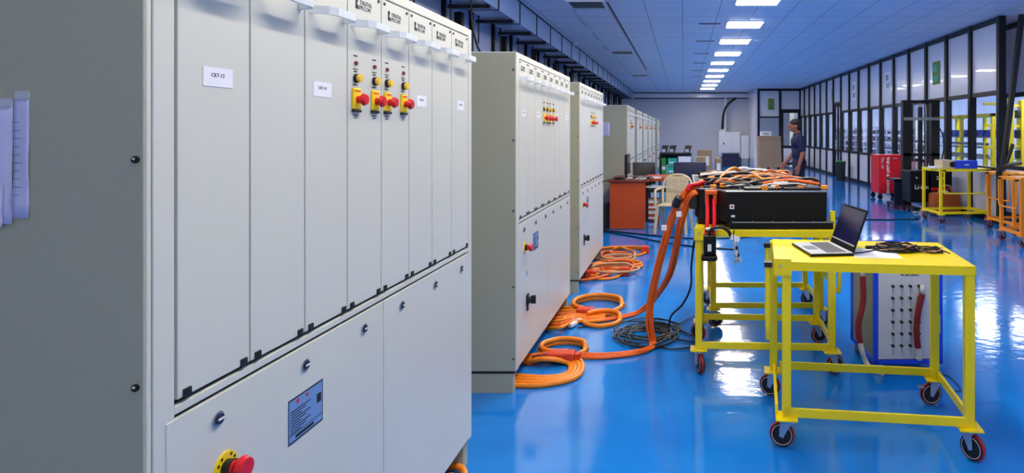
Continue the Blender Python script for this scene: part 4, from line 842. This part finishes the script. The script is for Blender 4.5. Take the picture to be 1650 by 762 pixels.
# ------------------------------------------------------------------ person
def remesh(o, v=.008, sm=3):
    m = o.modifiers.new('r', 'REMESH'); m.mode = 'VOXEL'; m.voxel_size = v; m.use_smooth_shade = True
    s = o.modifiers.new('s', 'SMOOTH'); s.iterations = sm; s.factor = .5; return o
def limb(b, chain, n=14):
    for (p, r), (q, s) in zip(chain, chain[1:]): b.cyl(p, q, r, s, n); b.ell(p, (r, r, r), n)
    p, r = chain[-1]; b.ell(p, (r, r, r), n)
T = thing('person', 'person in navy polo shirt walking left past the back of the carts', 'person', (2.2, 11.85, 0), 0); T.scale = (1.12, 1.1, 1.03)
# local frame: facing -x
b = MB()
b.ell((-.055, 0, 1.66), (.098, .078, .12), 20); b.ell((-.095, 0, 1.60), (.055, .055, .05)); b.ell((-.155, 0, 1.645), (.022, .014, .02)); b.ell((-.143, 0, 1.665), (.012, .01, .03))
for s in (-1, 1): b.ell((-.04, s*.08, 1.65), (.022, .01, .032))
b.ell((-.148, 0, 1.605), (.01, .024, .007)); b.ell((-.145, 0, 1.593), (.01, .021, .007))
limb(b, [((-.035, 0, 1.6), .055), ((-.0, 0, 1.48), .062)])
b.ell((.0, 0, 1.36), (.105, .175, .15)); b.ell((.01, 0, 1.15), (.095, .15, .17)); b.ell((.02, 0, .97), (.105, .165, .13))
arms = {-1: [((.01, -.19, 1.43), .052), ((.045, -.22, 1.16), .043), ((-.02, -.225, .93), .03)], 1: [((.01, .19, 1.43), .052), ((-.03, .22, 1.16), .043), ((-.16, .215, .98), .03)]}
for s, ch in arms.items():
    limb(b, ch); p = Vector(ch[-1][0]); d_ = (p-Vector(ch[-2][0])).normalized(); side = Vector((1, 0, 0)) if abs(d_.x) < .8 else Vector((0, 0, 1))
    side = (side-d_*side.dot(d_)).normalized(); nrm = d_.cross(side)
    pc = p+d_*.055; M = Matrix((side, nrm, d_)).transposed().to_4x4(); M.translation = pc
    r = bmesh.ops.create_uvsphere(b.b, u_segments=12, v_segments=8, radius=1, matrix=M @ Matrix.Diagonal((.04, .016, .055, 1)))
    curl = -nrm*s*-1*.02
    for k, ln in enumerate((.075, .085, .08, .062)):
        o_ = p+d_*.095+side*(.03-.02*k); limb(b, [(o_, .0095), (o_+d_*ln*.5+curl*.2, .009), (o_+d_*ln*.95+curl*.9, .0075)], 8)
    o_ = p+d_*.035-side*.035*1; limb(b, [(o_, .012), (o_-side*.02+d_*.035, .0105), (o_-side*.022+d_*.065, .009)], 8)
legs = [[((.02, -.09, .93), .09), ((-.08, -.095, .50), .058), ((.0, -.095, .09), .038)], [((.02, .09, .93), .09), ((.05, .095, .5), .058), ((.26, .095, .14), .038)]]
for l in legs: limb(b, l)
remesh(b.obj('body', 'skin', T, True), .007, 2)
b = MB(); b.ell((.0, 0, 1.36), (.125, .195, .155)); b.ell((.01, 0, 1.15), (.118, .17, .19)); b.ell((.02, 0, .97), (.125, .18, .13)); b.cyl((-.005, 0, 1.45), (-.015, 0, 1.52), .085, .07)
for s, ch in arms.items():
    a0, a1 = Vector(ch[0][0]), Vector(ch[1][0]); limb(b, [(a0, .068), (a0.lerp(a1, .75), .062)])
remesh(b.obj('polo_shirt', 'navy', T, True), .01, 4)
b = MB()
for l in legs: limb(b, [(l[0][0], .105), (l[1][0], .075), (l[2][0], .058)])
b.ell((.02, 0, .93), (.115, .17, .11)); remesh(b.obj('trousers', 'trouser', T, True), .012, 4)
for (x, y, z, tl) in ((-.05, -.095, .045, 0), (.26, .095, .09, .5)):
    b = MB(); b.ell((x, y, z), (.13, .045, .045), 14, ('Y', tl)); b.box(x-.12, x+.12, y-.04, y+.04, max(.0, z-.045), z-.02, .01); b.obj('shoe', 'black', T, True)
b = MB(); b.ell((-.04, 0, 1.70), (.105, .086, .095), 18); b.ell((.005, 0, 1.65), (.07, .082, .09), 16); remesh(b.obj('hair', 'hair', T, True), .01, 2)
for s in (-1, 1): MB().ell((-.138, s*.032, 1.667), (.012, .014, .009), 10).obj('eye', 'black', T, True)
